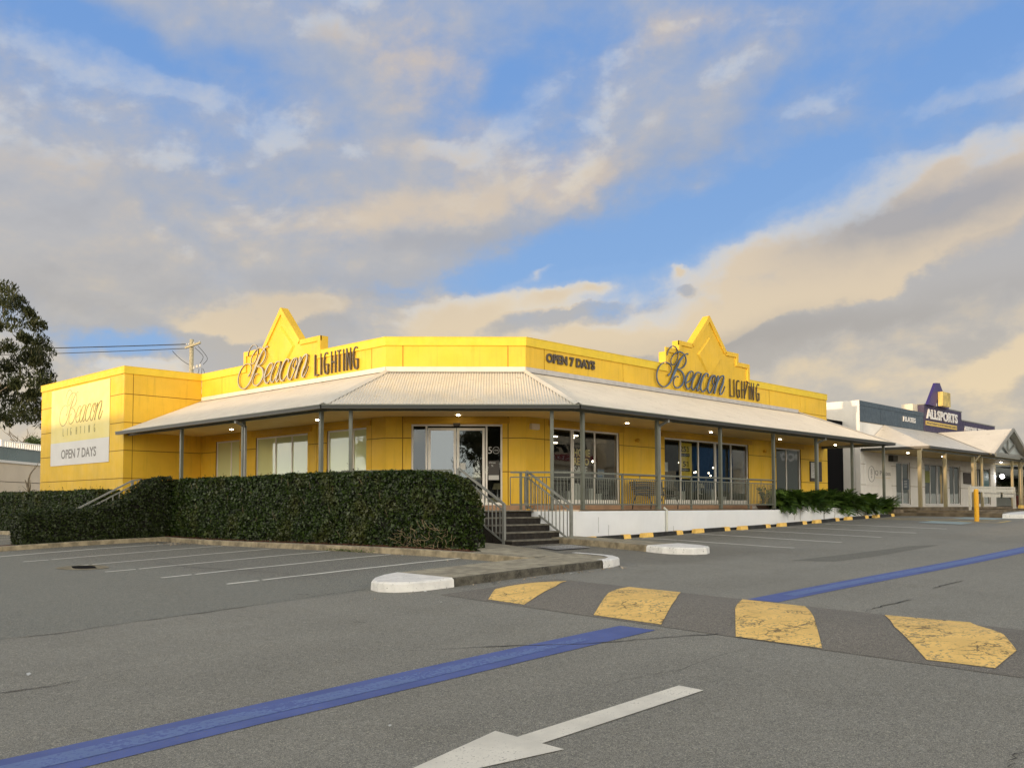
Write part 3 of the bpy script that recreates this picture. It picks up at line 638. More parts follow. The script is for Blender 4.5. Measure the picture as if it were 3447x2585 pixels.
# wheel stops
def wheel_stop(x, y, z, label, slope=0.0, yaw=0):
    t = empty('wheel_stop', (x, y, z), label, 'wheel stop', 'wheel stops along the white deck wall')
    def blk(x0, x1, nm, m, g_=0.0):
        mb = MB(); w = .075+g_; h = .115+g_; w2 = .05+g_
        mb.hexa([(x+x0, y-w, z-.03+slope*x0), (x+x1, y-w, z-.03+slope*x1), (x+x1, y+w, z-.03+slope*x1), (x+x0, y+w, z-.03+slope*x0),
                 (x+x0+.02*(x0 < -.9), y-w2, z+h+slope*x0), (x+x1-.02*(x1 > .9), y-w2, z+h+slope*x1), (x+x1-.02*(x1 > .9), y+w2, z+h+slope*x1), (x+x0+.02*(x0 < -.9), y+w2, z+h+slope*x0)])
        mb.build(nm, m, t)
    blk(-1.0, -.52, 'yellow_end', M['yblock'], .008); blk(-.52, .68, 'black_middle', M['blackkerb']); blk(.68, 1.0, 'yellow_end', M['yblock'], .008)
ord_ = ['nearest', 'second', 'third', 'fourth', 'fifth', 'sixth', 'seventh', 'farthest']
stops = [19.83, 22.4, 25.07, 27.69, 30.33, 32.98, 35.65, 38.26]
for i, x in enumerate(stops):
    sl = (gzf(x+1, 15.5)-gzf(x-1, 15.5))/2
    if i == 0: lb = 'yellow ended wheel stop beside the kerb island, nearest to the steps'
    elif i == 7: lb = 'yellow ended wheel stop at the far end of the planter wall'
    else: lb = '%s yellow ended wheel stop from the steps along the white wall' % ord_[i]
    wheel_stop(x, 15.5, gzf(x, 15.5), lb, sl)
# forecourt of the neighbouring shops
mb = MB()
for poly, h in (([(39.75, 11.5), (80, 11.5), (80, 15.9), (39.75, 15.9)], 0),):
    pass
fc = MB()
def ramp_box(x0, x1, y0, y1, zt, zb=-1.2): fc.box((x0, y0, zb), (x1, y1, zt))
ramp_box(39.8, 41.4, 11.4, 15.84, -.20); ramp_box(41.4, 49.6, 13.3, 15.84, -.10); ramp_box(41.4, 43, 12.3, 13.3, -.16); ramp_box(40.2, 43.4, 15.84, 18.7, -.06)
fc.box((42.9, 15.7, -1.2), (66, 18.75, .04)); fc.box((49.6, 13.0, -1.2), (80, 15.7, -.05))
struct(fc.build('forecourt_pavement', mat('brown_stained_paving', (.16, .125, .08), .9, var=.4, vscale=2.2, bump=.4, streak=.4)))
o = part_slab(None, 'concrete_island', [(39.4, 11.3), (39.55, 10.75), (40.2, 10.5), (48, 10.3), (48, 11.4), (40.2, 11.5)], .16, M['whitekerb'], M['whitekerb']); tag(o, 'far white painted kerb nose by the forecourt at the right edge', 'kerb island')

o = part_slab(None, 'garden_kerb', [(12.35, 31.5), (12.5, 31.5), (12.5, 60), (12.35, 60)], .14, M['concrete'], M['kerbmid']); struct(o)
mb = MB(); sheet_mb(mb, [(12.5, 31.5), (14.2, 31.5), (14.2, 60), (12.5, 60)], .10, .8, base=gz); struct(mb.build('mulch_bed', M['mulch']))
for y in (33.5, 36.2, 39.0):
    mb = MB(); ribbon_mb(mb, [(7.5, y), (12.3, y)], .10, .006); struct(mb.build('parking_bay_line', M['mwhite']))
# ================================================================ THE YELLOW SHOP
shop = empty('shop_building', (25, 24, -1.0), 'yellow single storey lighting shop with cream verandah roof wrapping its cut corner', 'shop')
def split_rects(s0, s1, z0, z1, holes):
    S_ = sorted({s0, s1, *[min(max(h[0], s0), s1) for h in holes], *[min(max(h[1], s0), s1) for h in holes]})
    Z_ = sorted({z0, z1, *[min(max(h[2], z0), z1) for h in holes], *[min(max(h[3], z0), z1) for h in holes]})
    out = []
    for a, b in zip(S_[:-1], S_[1:]):
        run = None
        for c, d in zip(Z_[:-1], Z_[1:]):
            mx, mz = (a+b)/2, (c+d)/2
            if any(h[0] < mx < h[1] and h[2] < mz < h[3] for h in holes):
                if run: out.append((a, b, *run)); run = None
            else: run = (run[0], d) if run else (c, d)
        if run: out.append((a, b, *run))
    return out
def panel_wall(name, F, s0, s1, z0, z1, holes, sj, zj, parent, mface, mgroove, th=.22, gap=.013):
    """wall: dark backing with raised paint-finished panels, real joints between them"""
    mb = MB(); mb.cur = 1
    for a, b, c, d in split_rects(s0, s1, z0, z1, holes): mb.fb(F, a, b, c, d, -th, -.012)
    mb.cur = 0
    sb = [s0]+sorted(s for s in sj if s0 < s < s1)+[s1]; zb = [z0]+sorted(z for z in zj if z0 < z < z1)+[z1]
    for i in range(len(sb)-1):
        for j in range(len(zb)-1):
            a = sb[i]+(gap if i > 0 else 0); b = sb[i+1]-(gap if i < len(sb)-2 else 0)
            c = zb[j]+(gap if j > 0 else 0); d = zb[j+1]-(gap if j < len(zb)-2 else 0)
            hs = [h for h in holes if h[0] < b and h[1] > a and h[2] < d and h[3] > c]
            for r in split_rects(a, b, c, d, hs): mb.fb(F, *r, -.012, 0)
    return mb.build(name, [mface, mgroove], parent)
ZJ = [1.12, 2.12, 3.12, 4.14]
WR = [(21.35, 24.68, .17, 2.52), (27.29, 33.11, .17, 2.52), (35.35, 37.55, .17, 2.52)]     # right facade openings
WL = [(-31.71, -30.0, .17, 2.50), (-28.92, -25.72, .17, 2.50), (-24.66, -22.6, .17, 2.50)]   # left facade
WC = [(.755, 3.45, .13, 2.53)]
panel_wall('wall', FR, 20.11, 40.1, -1.2, 4.87, WR, [20.95, 24.9, 29.85, 34.85, 37.55], ZJ, shop, M['yellow'], M['groove'])
panel_wall('wall', FL, -32.82, -21.66, -1.2, 4.87, WL, [-31.3, -27.3, -25.2, -22.35], ZJ, shop, M['yellow'], M['groove'])
panel_wall('wall', FC, 0.0, 4.145, -1.2, 4.87, WC, [.5, 3.62], [2.12, 3.12, 1.12, 4.14], shop, M['yellow'], M['groove'])
panel_wall('wall', FWS, 14.235, 17.17, -1.4, 4.87, [], [14.55], ZJ, shop, M['yellow'], M['groove'])
panel_wall('wall', FWF, -40.79, -32.84, -1.4, 4.87, [], [], ZJ, shop, M['yellow'], M['groove'])
# end walls and back (plain), flat roof behind the parapets
mb = MB(); mb.box((39.9, 18.95, -1.2), (40.1, 45, 5.05)); mb.box((14.45, 40.59, -1.4), (40.1, 40.79, 5.05))
mb.build('wall', M['yellow'], shop).data.name = 'wall_back'
mb = MB(); z = 4.4
mb.add([(14.4, 32.9, z), (17.3, 32.9, z), (17.3, 21.8, z), (20.3, 18.9, z), (39.9, 18.9, z), (39.9, 40.6, z), (14.4, 40.6, z)], [tuple(range(7))]); mb.build('flat_roof', M['flashdirt'], shop)
# parapet cap band: a slightly proud fascia, steps up round the two gables
def cap(F, s0, s1, parent=shop, z0=4.87, z1=5.12, d=.045, th=.26):
    mb = MB(); mb.fb(F, s0, s1, z0, z1, -th, d); mb.fb(F, s0, s1, z1, z1+.012, -th-.01, d+.012); mb.build('parapet_cap', [M['olive']], parent)
cap(FR, 20.092, 27.34); cap(FR, 33.18, 40.1)
cap(FC, -.018, 4.163, z1=5.117); cap(FL, -24.97, -21.642); cap(FL, -32.77, -29.71); cap(FWS, 14.187, 17.14, z1=5.123); cap(FWF, -40.79, -32.84)
# gable sign panels
def gable(F, pts, inset, dia, depth, nm='gable_parapet'):
    mb = MB(); mb.prism(F, pts, .0, -depth); mb.build(nm, M['yellow'], shop)
    mb = MB(); n = len(pts)
    # raised border strips following the stepped outline
    for (a, b), (c, d) in zip(pts[:-1], pts[1:]):
        L = math.hypot(c-a, d-b); tx, tz = (c-a)/L, (d-b)/L; nx_, nz_ = tz*-1, tx
        if nx_*((sum(p[0] for p in pts)/n)-a)+nz_*((sum(p[1] for p in pts)/n)-b) < 0: nx_, nz_ = -nx_, -nz_
        w = .16; e = .0; k5 = .046+.0016*pts.index((a, b))
        q = [(a, b), (c, d), (c-tx*e+nx_*w, d-tz*e+nz_*w), (a+tx*e+nx_*w, b+tz*e+nz_*w)]
        mb.add([F(s, z_, .0) for s, z_ in q]+[F(s, z_, k5) for s, z_ in q], [(0, 1, 2, 3), (4, 5, 6, 7), (0, 1, 5, 4), (1, 2, 6, 5), (2, 3, 7, 6), (3, 0, 4, 7)])
    mb.build('gable_border', M['yellow'], shop)
    if dia:
        mb = MB(); c0 = (sum(p[0] for p in dia)/4, sum(p[1] for p in dia)/4)
        inn = [(c0[0]+(p[0]-c0[0])*.90, c0[1]+(p[1]-c0[1])*.90) for p in dia]
        for i in range(4):
            j = (i+1) % 4; q = [dia[i], dia[j], inn[j], inn[i]]
            mb.add([F(*dia[i], .003), F(*dia[j], .003), F(*inn[j], .055), F(*inn[i], .055)], [(0, 1, 2, 3)])
        mb.add([F(*p, .055) for p in inn], [(0, 1, 2, 3)])
        mb.build('diamond_relief', M['yellow'], shop)
gR = [(27.34, 4.87), (27.34, 5.57), (28.19, 5.57), (28.19, 6.07), (29.06, 6.07), (30.26, 7.27), (31.46, 6.07), (32.33, 6.07), (32.33, 5.57), (33.18, 5.57), (33.18, 4.87)]
gable(FR, gR, .1, [(30.25, 6.48), (31.09, 5.72), (30.25, 4.90), (29.42, 5.72)], .25)
gL = [(-29.71, 4.87), (-29.71, 5.60), (-28.5, 5.60), (-27.34, 6.86), (-26.16, 5.60), (-24.97, 5.60), (-24.97, 4.87)]
gable(FL, gL, .1, [(-27.34, 6.25), (-26.5, 5.45), (-27.34, 4.6), (-28.18, 5.45)], .25)
# window lintel hoods
def hood(F, s0, s1, z=2.54):
    mb = MB(); mb.fb(F, s0-.22, s1+.22, z, z+.15, 0, .045); mb.build('window_lintel', M['trim'], shop)
for w in WR: hood(FR, w[0], w[1])
for w in WL: hood(FL, w[0], w[1])
hood(FC, WC[0][0], WC[0][1], 2.56)
def window(F, w, mull, parent, glassm, fw=.055, dep=-.10, kick=0, name='window', fm=None):
    s0, s1, z0, z1 = w; mb = MB(); d1 = dep+.05; fm = fm or M['frame']
    mb.fb(F, s0, s1, z1-fw, z1, dep, d1); mb.fb(F, s0, s1, z0, z0+fw*.8, dep, d1)
    mb.fb(F, s0, s0+fw, z0+fw*.8, z1-fw, dep, d1); mb.fb(F, s1-fw, s1, z0+fw*.8, z1-fw, dep, d1)
    for m_ in mull: mb.fb(F, m_-fw/2, m_+fw/2, z0+fw*.8, z1-fw, dep, d1-.004)
    if kick: mb.fb(F, s0+fw, s1-fw, z0+fw*.8, z0+kick, dep+.005, d1-.008)
    mb.fb(F, s0-.01, s1+.01, z0-.04, z0, dep-.05, .035)
    o = mb.build(name, fm, parent)
    p = MB(); p.add([F(s0+fw, z0+fw*.8, dep+.02), F(s1-fw, z0+fw*.8, dep+.02), F(s1-fw, z1-fw, dep+.02), F(s0+fw, z1-fw, dep+.02)], [(0, 1, 2, 3)])
    ORG[o.name] = ORG[parent.name]; p.build('pane', glassm, o)
    return o
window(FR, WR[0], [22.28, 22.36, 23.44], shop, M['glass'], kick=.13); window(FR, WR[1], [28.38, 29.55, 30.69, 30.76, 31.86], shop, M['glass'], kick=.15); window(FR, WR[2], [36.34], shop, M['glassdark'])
window(FL, WL[0], [-30.68], shop, M['film']); window(FL, WL[1], [-27.72, -26.72], shop, M['film']); window(FL, WL[2], [-23.32], shop, M['film'])
# entrance: side lights and a pair of glazed doors
def entrance():
    o = window(FC, (.755, 3.45, .17, 2.53), [1.2, 2.98], shop, M['glass'], name='door_frame')
    for a, b, gm in ((1.25, 2.08, M['glassdoor']), (2.10, 2.93, M['glass'])):
        mb = MB(); z0, z1 = .19, 2.42; w = .075
        for r in ((a, b, z1-w, z1), (a, b, z0, z0+.13), (a, a+w, z0+.13, z1-w), (b-w, b, z0+.13, z1-w)): mb.fb(FC, *r, -.065, -.035)
        d = mb.build('door', M['frame'], shop); ORG[d.name] = ORG[shop.name]
        p = MB(); p.add([FC(a+w, z0+.13, -.05), FC(b-w, z0+.13, -.05), FC(b-w, z1-w, -.05), FC(a+w, z1-w, -.05)], [(0, 1, 2, 3)]); p.build('pane', gm, d)
        h = MB(); hs = b-.05 if a < 1.5 else a+.05; h.tube([FC(hs, .95, -.01), FC(hs, 1.25, -.01)], .012, 6); h.build('handle', M['galv'], d)
entrance()
# verandah ----------------------------------------------------------------
ZE, ZT = 2.77, 4.10         # eave and top of roof sheets
def corr_roof(F, segs_bottom, segs_top, out0, out1, label):
    """corrugated sheet between the eave (out1, ZE) and the wall (out0, ZT), clipped by hips.
       segs: s at eave (b0,b1) and s at wall (t0,t1)"""
    b0, b1 = segs_bottom; t0, t1 = segs_top; mb = MB(); pitch = .076; k = 8; st = pitch/k
    n = int((b1-b0)/st); ss = b0+(b1-b0)*np.arange(n+1)/n
    vs = []
    for s in ss:
        # t: 0 eave .. 1 wall
        hi = 1.0
        if s < t0: hi = min(hi, (s-b0)/(t0-b0) if t0 > b0 else 1)
        if s > t1: hi = min(hi, (b1-s)/(b1-t1) if b1 > t1 else 1)
        hi = max(hi, 0.0)
        w = .0125*math.cos(2*math.pi*s/pitch)
        for t in (0, hi):
            vs.append(F(s, ZE+(ZT-ZE)*t+w, out1+(out0-out1)*t))
    mb.add(vs, [(2*i, 2*i+2, 2*i+3, 2*i+1) for i in range(n)])
    return mb.build('roof', M['roofing'], shop, smooth=True)
OV = 3.13
corr_roof(FR, (18.80, 39.65), (20.11, 37.40), .0, OV, '')
corr_roof(FC, (-1.30, 5.45), (0.0, 4.145), .0, OV, '')
corr_roof(FL, (-32.80, -20.36), (-32.80, -21.66), .0, OV, '')
mb = MB(); mb.add([(39.65, 15.6, ZE), (39.65, 18.7, ZE), (37.4, 18.72, ZT)], [(0, 1, 2)]); mb.build('roof', M['roofing'], shop)
# flashing where the sheets meet the wall, hip cappings
def flash(F, s0, s1):
    mb = MB(); mb.fb(F, s0, s1, 4.05, 4.24, .0, .022); mb.add([F(s0, 4.10, .022), F(s1, 4.10, .022), F(s1, 4.055, .19), F(s0, 4.055, .19)], [(0, 1, 2, 3)])
    mb.build('wall_flashing', M['flash'] if F is not FR else M['flashdirt'], shop)
flash(FR, 20.12, 37.35); flash(FC, .0, 4.14); flash(FL, -32.8, -21.67)
def hip(a, b):
    a = Vector(a); b = Vector(b); t = (b-a).normalized(); sdir = t.cross(Vector((0, 0, 1))).normalized()
    mb = MB(); w = .13
    v = []
    for p in (a, b): v += [p-sdir*w+Vector((0, 0, -.012)), p+Vector((0, 0, .045)), p+sdir*w+Vector((0, 0, -.012))]
    mb.add(v, [(0, 1, 4, 3), (1, 2, 5, 4)]); mb.build('hip_capping', M['flash'], shop)
eR = FR(18.80, ZE, OV); hip((eR[0], eR[1], ZE+.012), (20.11, 18.73, ZT+.012))
eL = FL(-20.36, ZE, OV); hip((eL[0], eL[1], ZE+.012), (17.18, 21.66, ZT+.012))
hip((39.65, 15.6, ZE+.012), (37.4, 18.72, ZT+.012))
def gut(pts):
    mb = MB()
    for a, b in zip(pts[:-1], pts[1:]):
        mb.cur = 0; mb.bar((*a, 2.705), (*b, 2.705), .115, .10); mb.cur = 1; mb.bar((*a, 2.754), (*b, 2.754), .155, .030)
    mb.build('gutter', [M['gutter'], M['lip']], shop)
q = lambda F, s, d: F(s, 0, d)[:2]
gut([q(FL, -32.9, OV+.03), q(FL, -20.35, OV+.03), q(FR, 18.79, OV+.03), q(FR, 39.72, OV+.03), (39.74, 18.6)])
mb = MB(); pb = [q(FL, -32.8, 2.78), q(FL, -20.51, 2.78), q(FR, 18.96, 2.78), q(FR, 39.5, 2.78), (39.5, 18.7)]
for a, b in zip(pb[:-1], pb[1:]): mb.bar((*a, 2.695), (*b, 2.695), .07, .12)
mb.build('verandah_beam', M['steel'], shop)
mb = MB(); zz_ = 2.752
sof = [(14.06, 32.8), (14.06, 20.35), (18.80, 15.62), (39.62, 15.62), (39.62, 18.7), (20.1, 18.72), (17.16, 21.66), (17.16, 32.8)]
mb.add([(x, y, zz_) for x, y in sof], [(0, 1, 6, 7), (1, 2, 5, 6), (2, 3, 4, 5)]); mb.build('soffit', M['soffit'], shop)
posts = [(19.37, 15.95), (22.85, 15.95), (26.38, 15.95), (29.9, 15.95), (33.2, 15.95), (36.37, 15.95), (39.5, 15.95), (18.567, 16.342), (14.787, 20.122), (14.40, 20.92), (14.40, 24.93), (14.40, 28.80)]
for i, (x, y) in enumerate(posts):
    mb = MB(); w = .047
    r = w
    mb.box((x-w, y-w, 0.0), (x+w, y+w, 2.635)) if i not in (7, 8) else mb.bar((x, y, 0), (x, y, 2.635), .094, .094, up=(1, -1, 0))
    mb.box((x-.075, y-.075, 0), (x+.075, y+.075, .012))
    mb.build('post', M['steel'], shop)
for x, y, dx_, dy_ in ((22.85, 15.95, .11, 0), (33.2, 15.95, .11, 0), (14.40, 24.93, 0, -.11)):
    mb = MB(); a = (x+dx_, y+dy_); ox, oy = (0, -.30) if dx_ else (-.30, 0)
    mb.bar((*a, .0), (*a, 2.50), .065); mb.bar((*a, 2.47), (a[0]+ox, a[1]+oy, 2.60), .065); mb.bar((a[0]+ox, a[1]+oy, 2.56), (a[0]+ox, a[1]+oy, 2.70), .10, .08)
    mb.build('downpipe', M['steel2'], shop)
for x, y in ((16.26, 28.94), (16.33, 23.93), (18.33, 19.75), (23.94, 17.86), (28.96, 17.88), (33.98, 17.82), (38.94, 17.81)):
    mb = MB(); mb.tube([(x, y, 2.738), (x, y, 2.756)], .050, 14); mb.build('downlight', M['down'], shop)
# deck, white plinth wall, plinth under the walls
mb = MB(); mb.cur = 0
deck = [(14.3, 32.8), (14.3, 20.85), (16.1, 19.0), (16.1, 16.78), (18.22, 16.78), (19.10, 15.88), (41.0, 15.88)]
dz0 = -.012
mb.add([(14.3, 32.8, dz0), (14.3, 20.6, dz0), (17.18, 21.66, dz0), (17.18, 32.8, dz0)], [(0, 1, 2, 3)])
mb.add([(14.3, 20.6, dz0), (16.1, 18.8, dz0), (20.11, 18.73, dz0), (17.18, 21.66, dz0)], [(0, 1, 2, 3)])
mb.add([(16.1, 18.8, dz0), (16.1, 16.76, dz0), (18.22, 16.76, dz0), (20.11, 18.73, dz0)], [(0, 1, 2, 3)])
mb.add([(18.22, 16.76, dz0), (19.10, 15.86, dz0), (40.2, 15.86, dz0), (40.2, 18.73, dz0), (20.11, 18.73, dz0)], [(0, 1, 2, 3, 4)])
mb.add([(18.20, 16.74, -.05), (18.20, 16.74, 0), (19.09, 15.825, 0), (19.09, 15.825, -.05)], [(0, 1, 2, 3)])
mb.build('deck', M['decktop'], shop)
mb = MB(); mb.fb(FR, 20.3, 40.1, -.02, .135, 0, .20); mb.fb(FC, .0, 4.145, -.02, .135, 0, .20); mb.fb(FL, -32.8, -21.9, -.02, .135, 0, .20); mb.build('wall_plinth', M['tile'], shop)
mb = MB()
PW = [(18.95, 15.84, 30.6), ]
mb.hexa([(18.95, 15.84, -1.3), (30.62, 15.84, -1.3), (30.62, 15.98, -1.3), (19.09, 15.98, -1.3), (18.95, 15.84, -.035), (30.62, 15.84, -.035), (30.62, 15.98, -.035), (19.09, 15.98, -.035)])
mb.hexa([(18.24, 16.55, -1.3), (18.95, 15.84, -1.3), (19.09, 15.98, -1.3), (18.24, 16.83, -1.3), (18.24, 16.55, -.035), (18.95, 15.84, -.035), (19.09, 15.98, -.035), (18.24, 16.83, -.035)])
mb.build('deck_wall', M['white'], shop)
mb = MB(); mb.tube([(23.1, 15.80, -.72), (23.1, 15.80, -.02), (23.1, 15.90, .05)], .035, 8); mb.build('drain_pipe', mat('cream_pipe', (.66, .66, .58), .45), shop)
for x, z0_, z1_ in ((19.9, -.62, -.20), (20.35, -.72, -.42), (23.5, -.66, -.5)):
    mb = MB(); pts = [(x+random.uniform(-.008, .008), 15.8375, z0_+(z1_-z0_)*k/7) for k in range(8)]
    mb.tube(pts, .004, 4); mb.build('wall_crack', M['kerbdark'], shop)
# front steps, going down towards -y
ys_ = [16.76, 16.45, 16.13, 15.80, 15.47]
st = MB(); tr = MB()
for i, y in enumerate(ys_):
    z1_ = -.18*i-(.012 if i == 0 else 0)
    x1 = 18.22+(.0 if i == 0 else .02)
    if i: tr.box((16.12, y, z1_-.035), (x1, ys_[i-1]+.02, z1_))
    st.box((16.12, y+.012, -1.25), (x1-.002, ys_[i-1] if i else y+.3, z1_-.035))
st.build('steps', M['stepdark'], shop); tr.build('stair_tread', M['steptop'], shop)
mb = MB(); mb.box((16.12, 16.70, -.036), (18.22, 16.80, -.006)); mb.build('stair_nosing', M['steptop'], shop)
# side steps at the wing, going down towards -x
st = MB()
for i in range(6): st.box((13.35-.33*i, 28.35, -1.2), (13.35-.33*(i-1)+(1 if i == 0 else 0), 31.4, -.17*i-.02))
st.build('steps', M['concrete'], shop)
# ---------------------------------------------------------------- lettering
def text_mesh(body, bold=0.0, shear=0.0, sx=1.0):
    cu = bpy.data.curves.new('t', 'FONT'); cu.body = body; cu.size = 1; cu.offset = bold; cu.shear = shear; cu.resolution_u = 3
    o = bpy.data.objects.new('t', cu); COL.objects.link(o); dg = bpy.context.evaluated_depsgraph_get()
    me = bpy.data.meshes.new_from_object(o.evaluated_get(dg)); v = np.array([q.co[:] for q in me.vertices]); f = [tuple(p.vertices) for p in me.polygons]
    edges = {}
    for p in me.polygons:
        for a, b in zip(p.vertices, list(p.vertices)[1:]+[p.vertices[0]]): edges[(a, b)] = edges.get((a, b), 0)+1
    rim = [(a, b) for (a, b) in edges if (b, a) not in edges]
    bpy.data.objects.remove(o); bpy.data.curves.remove(cu); bpy.data.meshes.remove(me)
    return v, f, rim
def text(mb, F, body, s0, s1, z0, z1, d0, d1, bold=.0, shear=0):
    """fit body into the rectangle s0..s1, z0..z1 of frame F, standing d0..d1 off the wall"""
    v, f, rim = text_mesh(body, bold, shear)
    lo, hi_ = v.min(0), v.max(0)
    X = s0+(v[:, 0]-lo[0])/(hi_[0]-lo[0])*(s1-s0); Z = z0+(v[:, 1]-lo[1])/(hi_[1]-lo[1])*(z1-z0)
    n = len(v); vs = [F(x, z_, d1) for x, z_ in zip(X, Z)]+[F(x, z_, d0) for x, z_ in zip(X, Z)]
    mb.add(vs, [q_ for q_ in f]+[(a, b, b+n, a+n) for a, b in rim])
def catmull(pts, n=7):
    P = [np.array(p, float) for p in pts]; P = [2*P[0]-P[1]]+P+[2*P[-1]-P[-2]]; out = []
    for i in range(1, len(P)-2):
        for k in range(n):
            t = k/n; a, b, c, d = P[i-1], P[i], P[i+1], P[i+2]
            out.append(.5*((2*b)+(-a+c)*t+(2*a-5*b+4*c-d)*t*t+(-a+3*b-3*c+d)*t**3))
    out.append(P[-2]); return np.array(out)
# one pen trace per stroke: (x, y down, width), traced from the lettering itself
BE = [
 [(450, 945, 30), (485, 905, 14), (502, 840, 16), (475, 775, 14), (412, 748, 12), (345, 778, 14), (297, 860, 20), (281, 955, 24), (302, 1045, 22), (350, 1100, 18), (408, 1110, 16), (462, 1070, 24), (505, 1000, 36), (545, 900, 48), (588, 800, 46), (635, 712, 34), (685, 648, 20), (728, 622, 14), (750, 625, 30)],
 [(440, 640, 12), (446, 590, 12), (478, 535, 12), (520, 508, 12), (565, 528, 12), (596, 590, 12), (598, 660, 12), (575, 740, 12), (535, 785, 12), (500, 770, 12), (492, 720, 12), (520, 655, 12), (570, 605, 14), (625, 590, 14), (685, 625, 14), (718, 700, 20), (706, 775, 24), (660, 832, 18), (590, 850, 12), (645, 880, 22), (682, 945, 34), (684, 1020, 34), (645, 1098, 24), (585, 1128, 18), (540, 1095, 14), (532, 1030, 12), (558, 968, 12), (592, 955, 12), (604, 970, 20)],
 [(722, 1055, 14), (780, 1020, 16), (820, 955, 18), (822, 900, 16), (790, 882, 18), (748, 925, 28), (715, 1005, 36), (708, 1080, 34), (735, 1142, 22), (768, 1138, 14), (800, 1095, 10)],
 [(935, 915, 14), (885, 898, 18), (843, 960, 28), (806, 1055, 34), (803, 1130, 28), (828, 1160, 18), (868, 1110, 14), (915, 1000, 14), (945, 912, 20), (905, 1045, 38), (880, 1130, 34), (890, 1172, 20), (918, 1150, 12), (940, 1115, 10)],
 [(1040, 965, 24), (1046, 930, 16), (1010, 915, 20), (965, 980, 32), (934, 1080, 36), (942, 1160, 24), (972, 1186, 18), (1010, 1150, 14), (1040, 1100, 10)],
 [(1145, 945, 14), (1105, 948, 18), (1064, 1020, 32), (1038, 1120, 36), (1050, 1186, 22), (1080, 1200, 18), (1125, 1105, 16), (1152, 1010, 16), (1146, 945, 14), (1110, 1000, 10), (1108, 1060, 12), (1130, 1075, 18), (1160, 1020, 10)],
 [(1165, 1010, 10), (1195, 952, 16), (1190, 1000, 30), (1165, 1090, 38), (1135, 1212, 38)],
 [(1160, 1120, 12), (1205, 1005, 14), (1250, 952, 18), (1278, 965, 26), (1262, 1060, 40), (1228, 1150, 38), (1220, 1210, 26), (1240, 1226, 16), (1275, 1170, 12), (1294, 1108, 10)],
]
BX0, BX1 = 270., 1295.; BY0, BY1 = 500., 1228.
def perspective_fix():
    """the trace was taken from a wall seen at an angle: rectify to wall metres"""
    cr_, cu_, cf_ = cam_basis()
    def w(x, y):
        px = 2150+x/4.424; py = 1050+y/4.424
        d = cr_*(px-1723.5)/3125.54-cu_*(py-1562.75)/3125.54+cf_
        t = 18.6/d[1]; return d[0]*t, EYE+d[2]*t
    return w
_w = perspective_fix()
BEACON = []
for st_ in BE:
    q_ = []
    for x, y, w_ in st_:
        a = _w(x, y); q_.append((a[0]-26.67, a[1]-4.30, w_*.0024))
    BEACON.append(q_)
def strokes(mb, F, st_list, s0, z0, sc, d0, d1, wmul=1.0, sxz=(1, 1), side=None, skip=()):
    for k, st_ in enumerate(st_list):
        if k in skip: continue
        C = catmull(st_, 6); n = len(C); xz = np.c_[s0+C[:, 0]*sc*sxz[0], z0+C[:, 1]*sc*sxz[1]]; w = np.maximum(C[:, 2]*sc*wmul, .012*sc)
        t = np.gradient(xz, axis=0); t /= np.linalg.norm(t, axis=1)[:, None]+1e-9; nr = np.c_[-t[:, 1], t[:, 0]]
        jit = k*.0017
        l = xz+nr*w[:, None]/2; r = xz-nr*w[:, None]/2
        vs = [F(a, b, d1+jit) for a, b in l]+[F(a, b, d1+jit) for a, b in r]+[F(a, b, d0) for a, b in l]+[F(a, b, d0) for a, b in r]
        base = mb.cur; fs_front = [(i, i+1, n+i+1, n+i) for i in range(n-1)]
        fs_side = [(i, 2*n+i, 2*n+i+1, i+1) for i in range(n-1)]+[(n+i, n+i+1, 3*n+i+1, 3*n+i) for i in range(n-1)]+[(0, n, 3*n, 2*n), (n-1, 3*n-1, 4*n-1, 2*n-1)]
        off = mb.n; mb.add(vs, fs_front)
        if side is not None: mb.cur = side
        for q_ in fs_side: mb.f.append(tuple(i+off for i in q_)); mb.mi.append(mb.cur)
        mb.cur = base
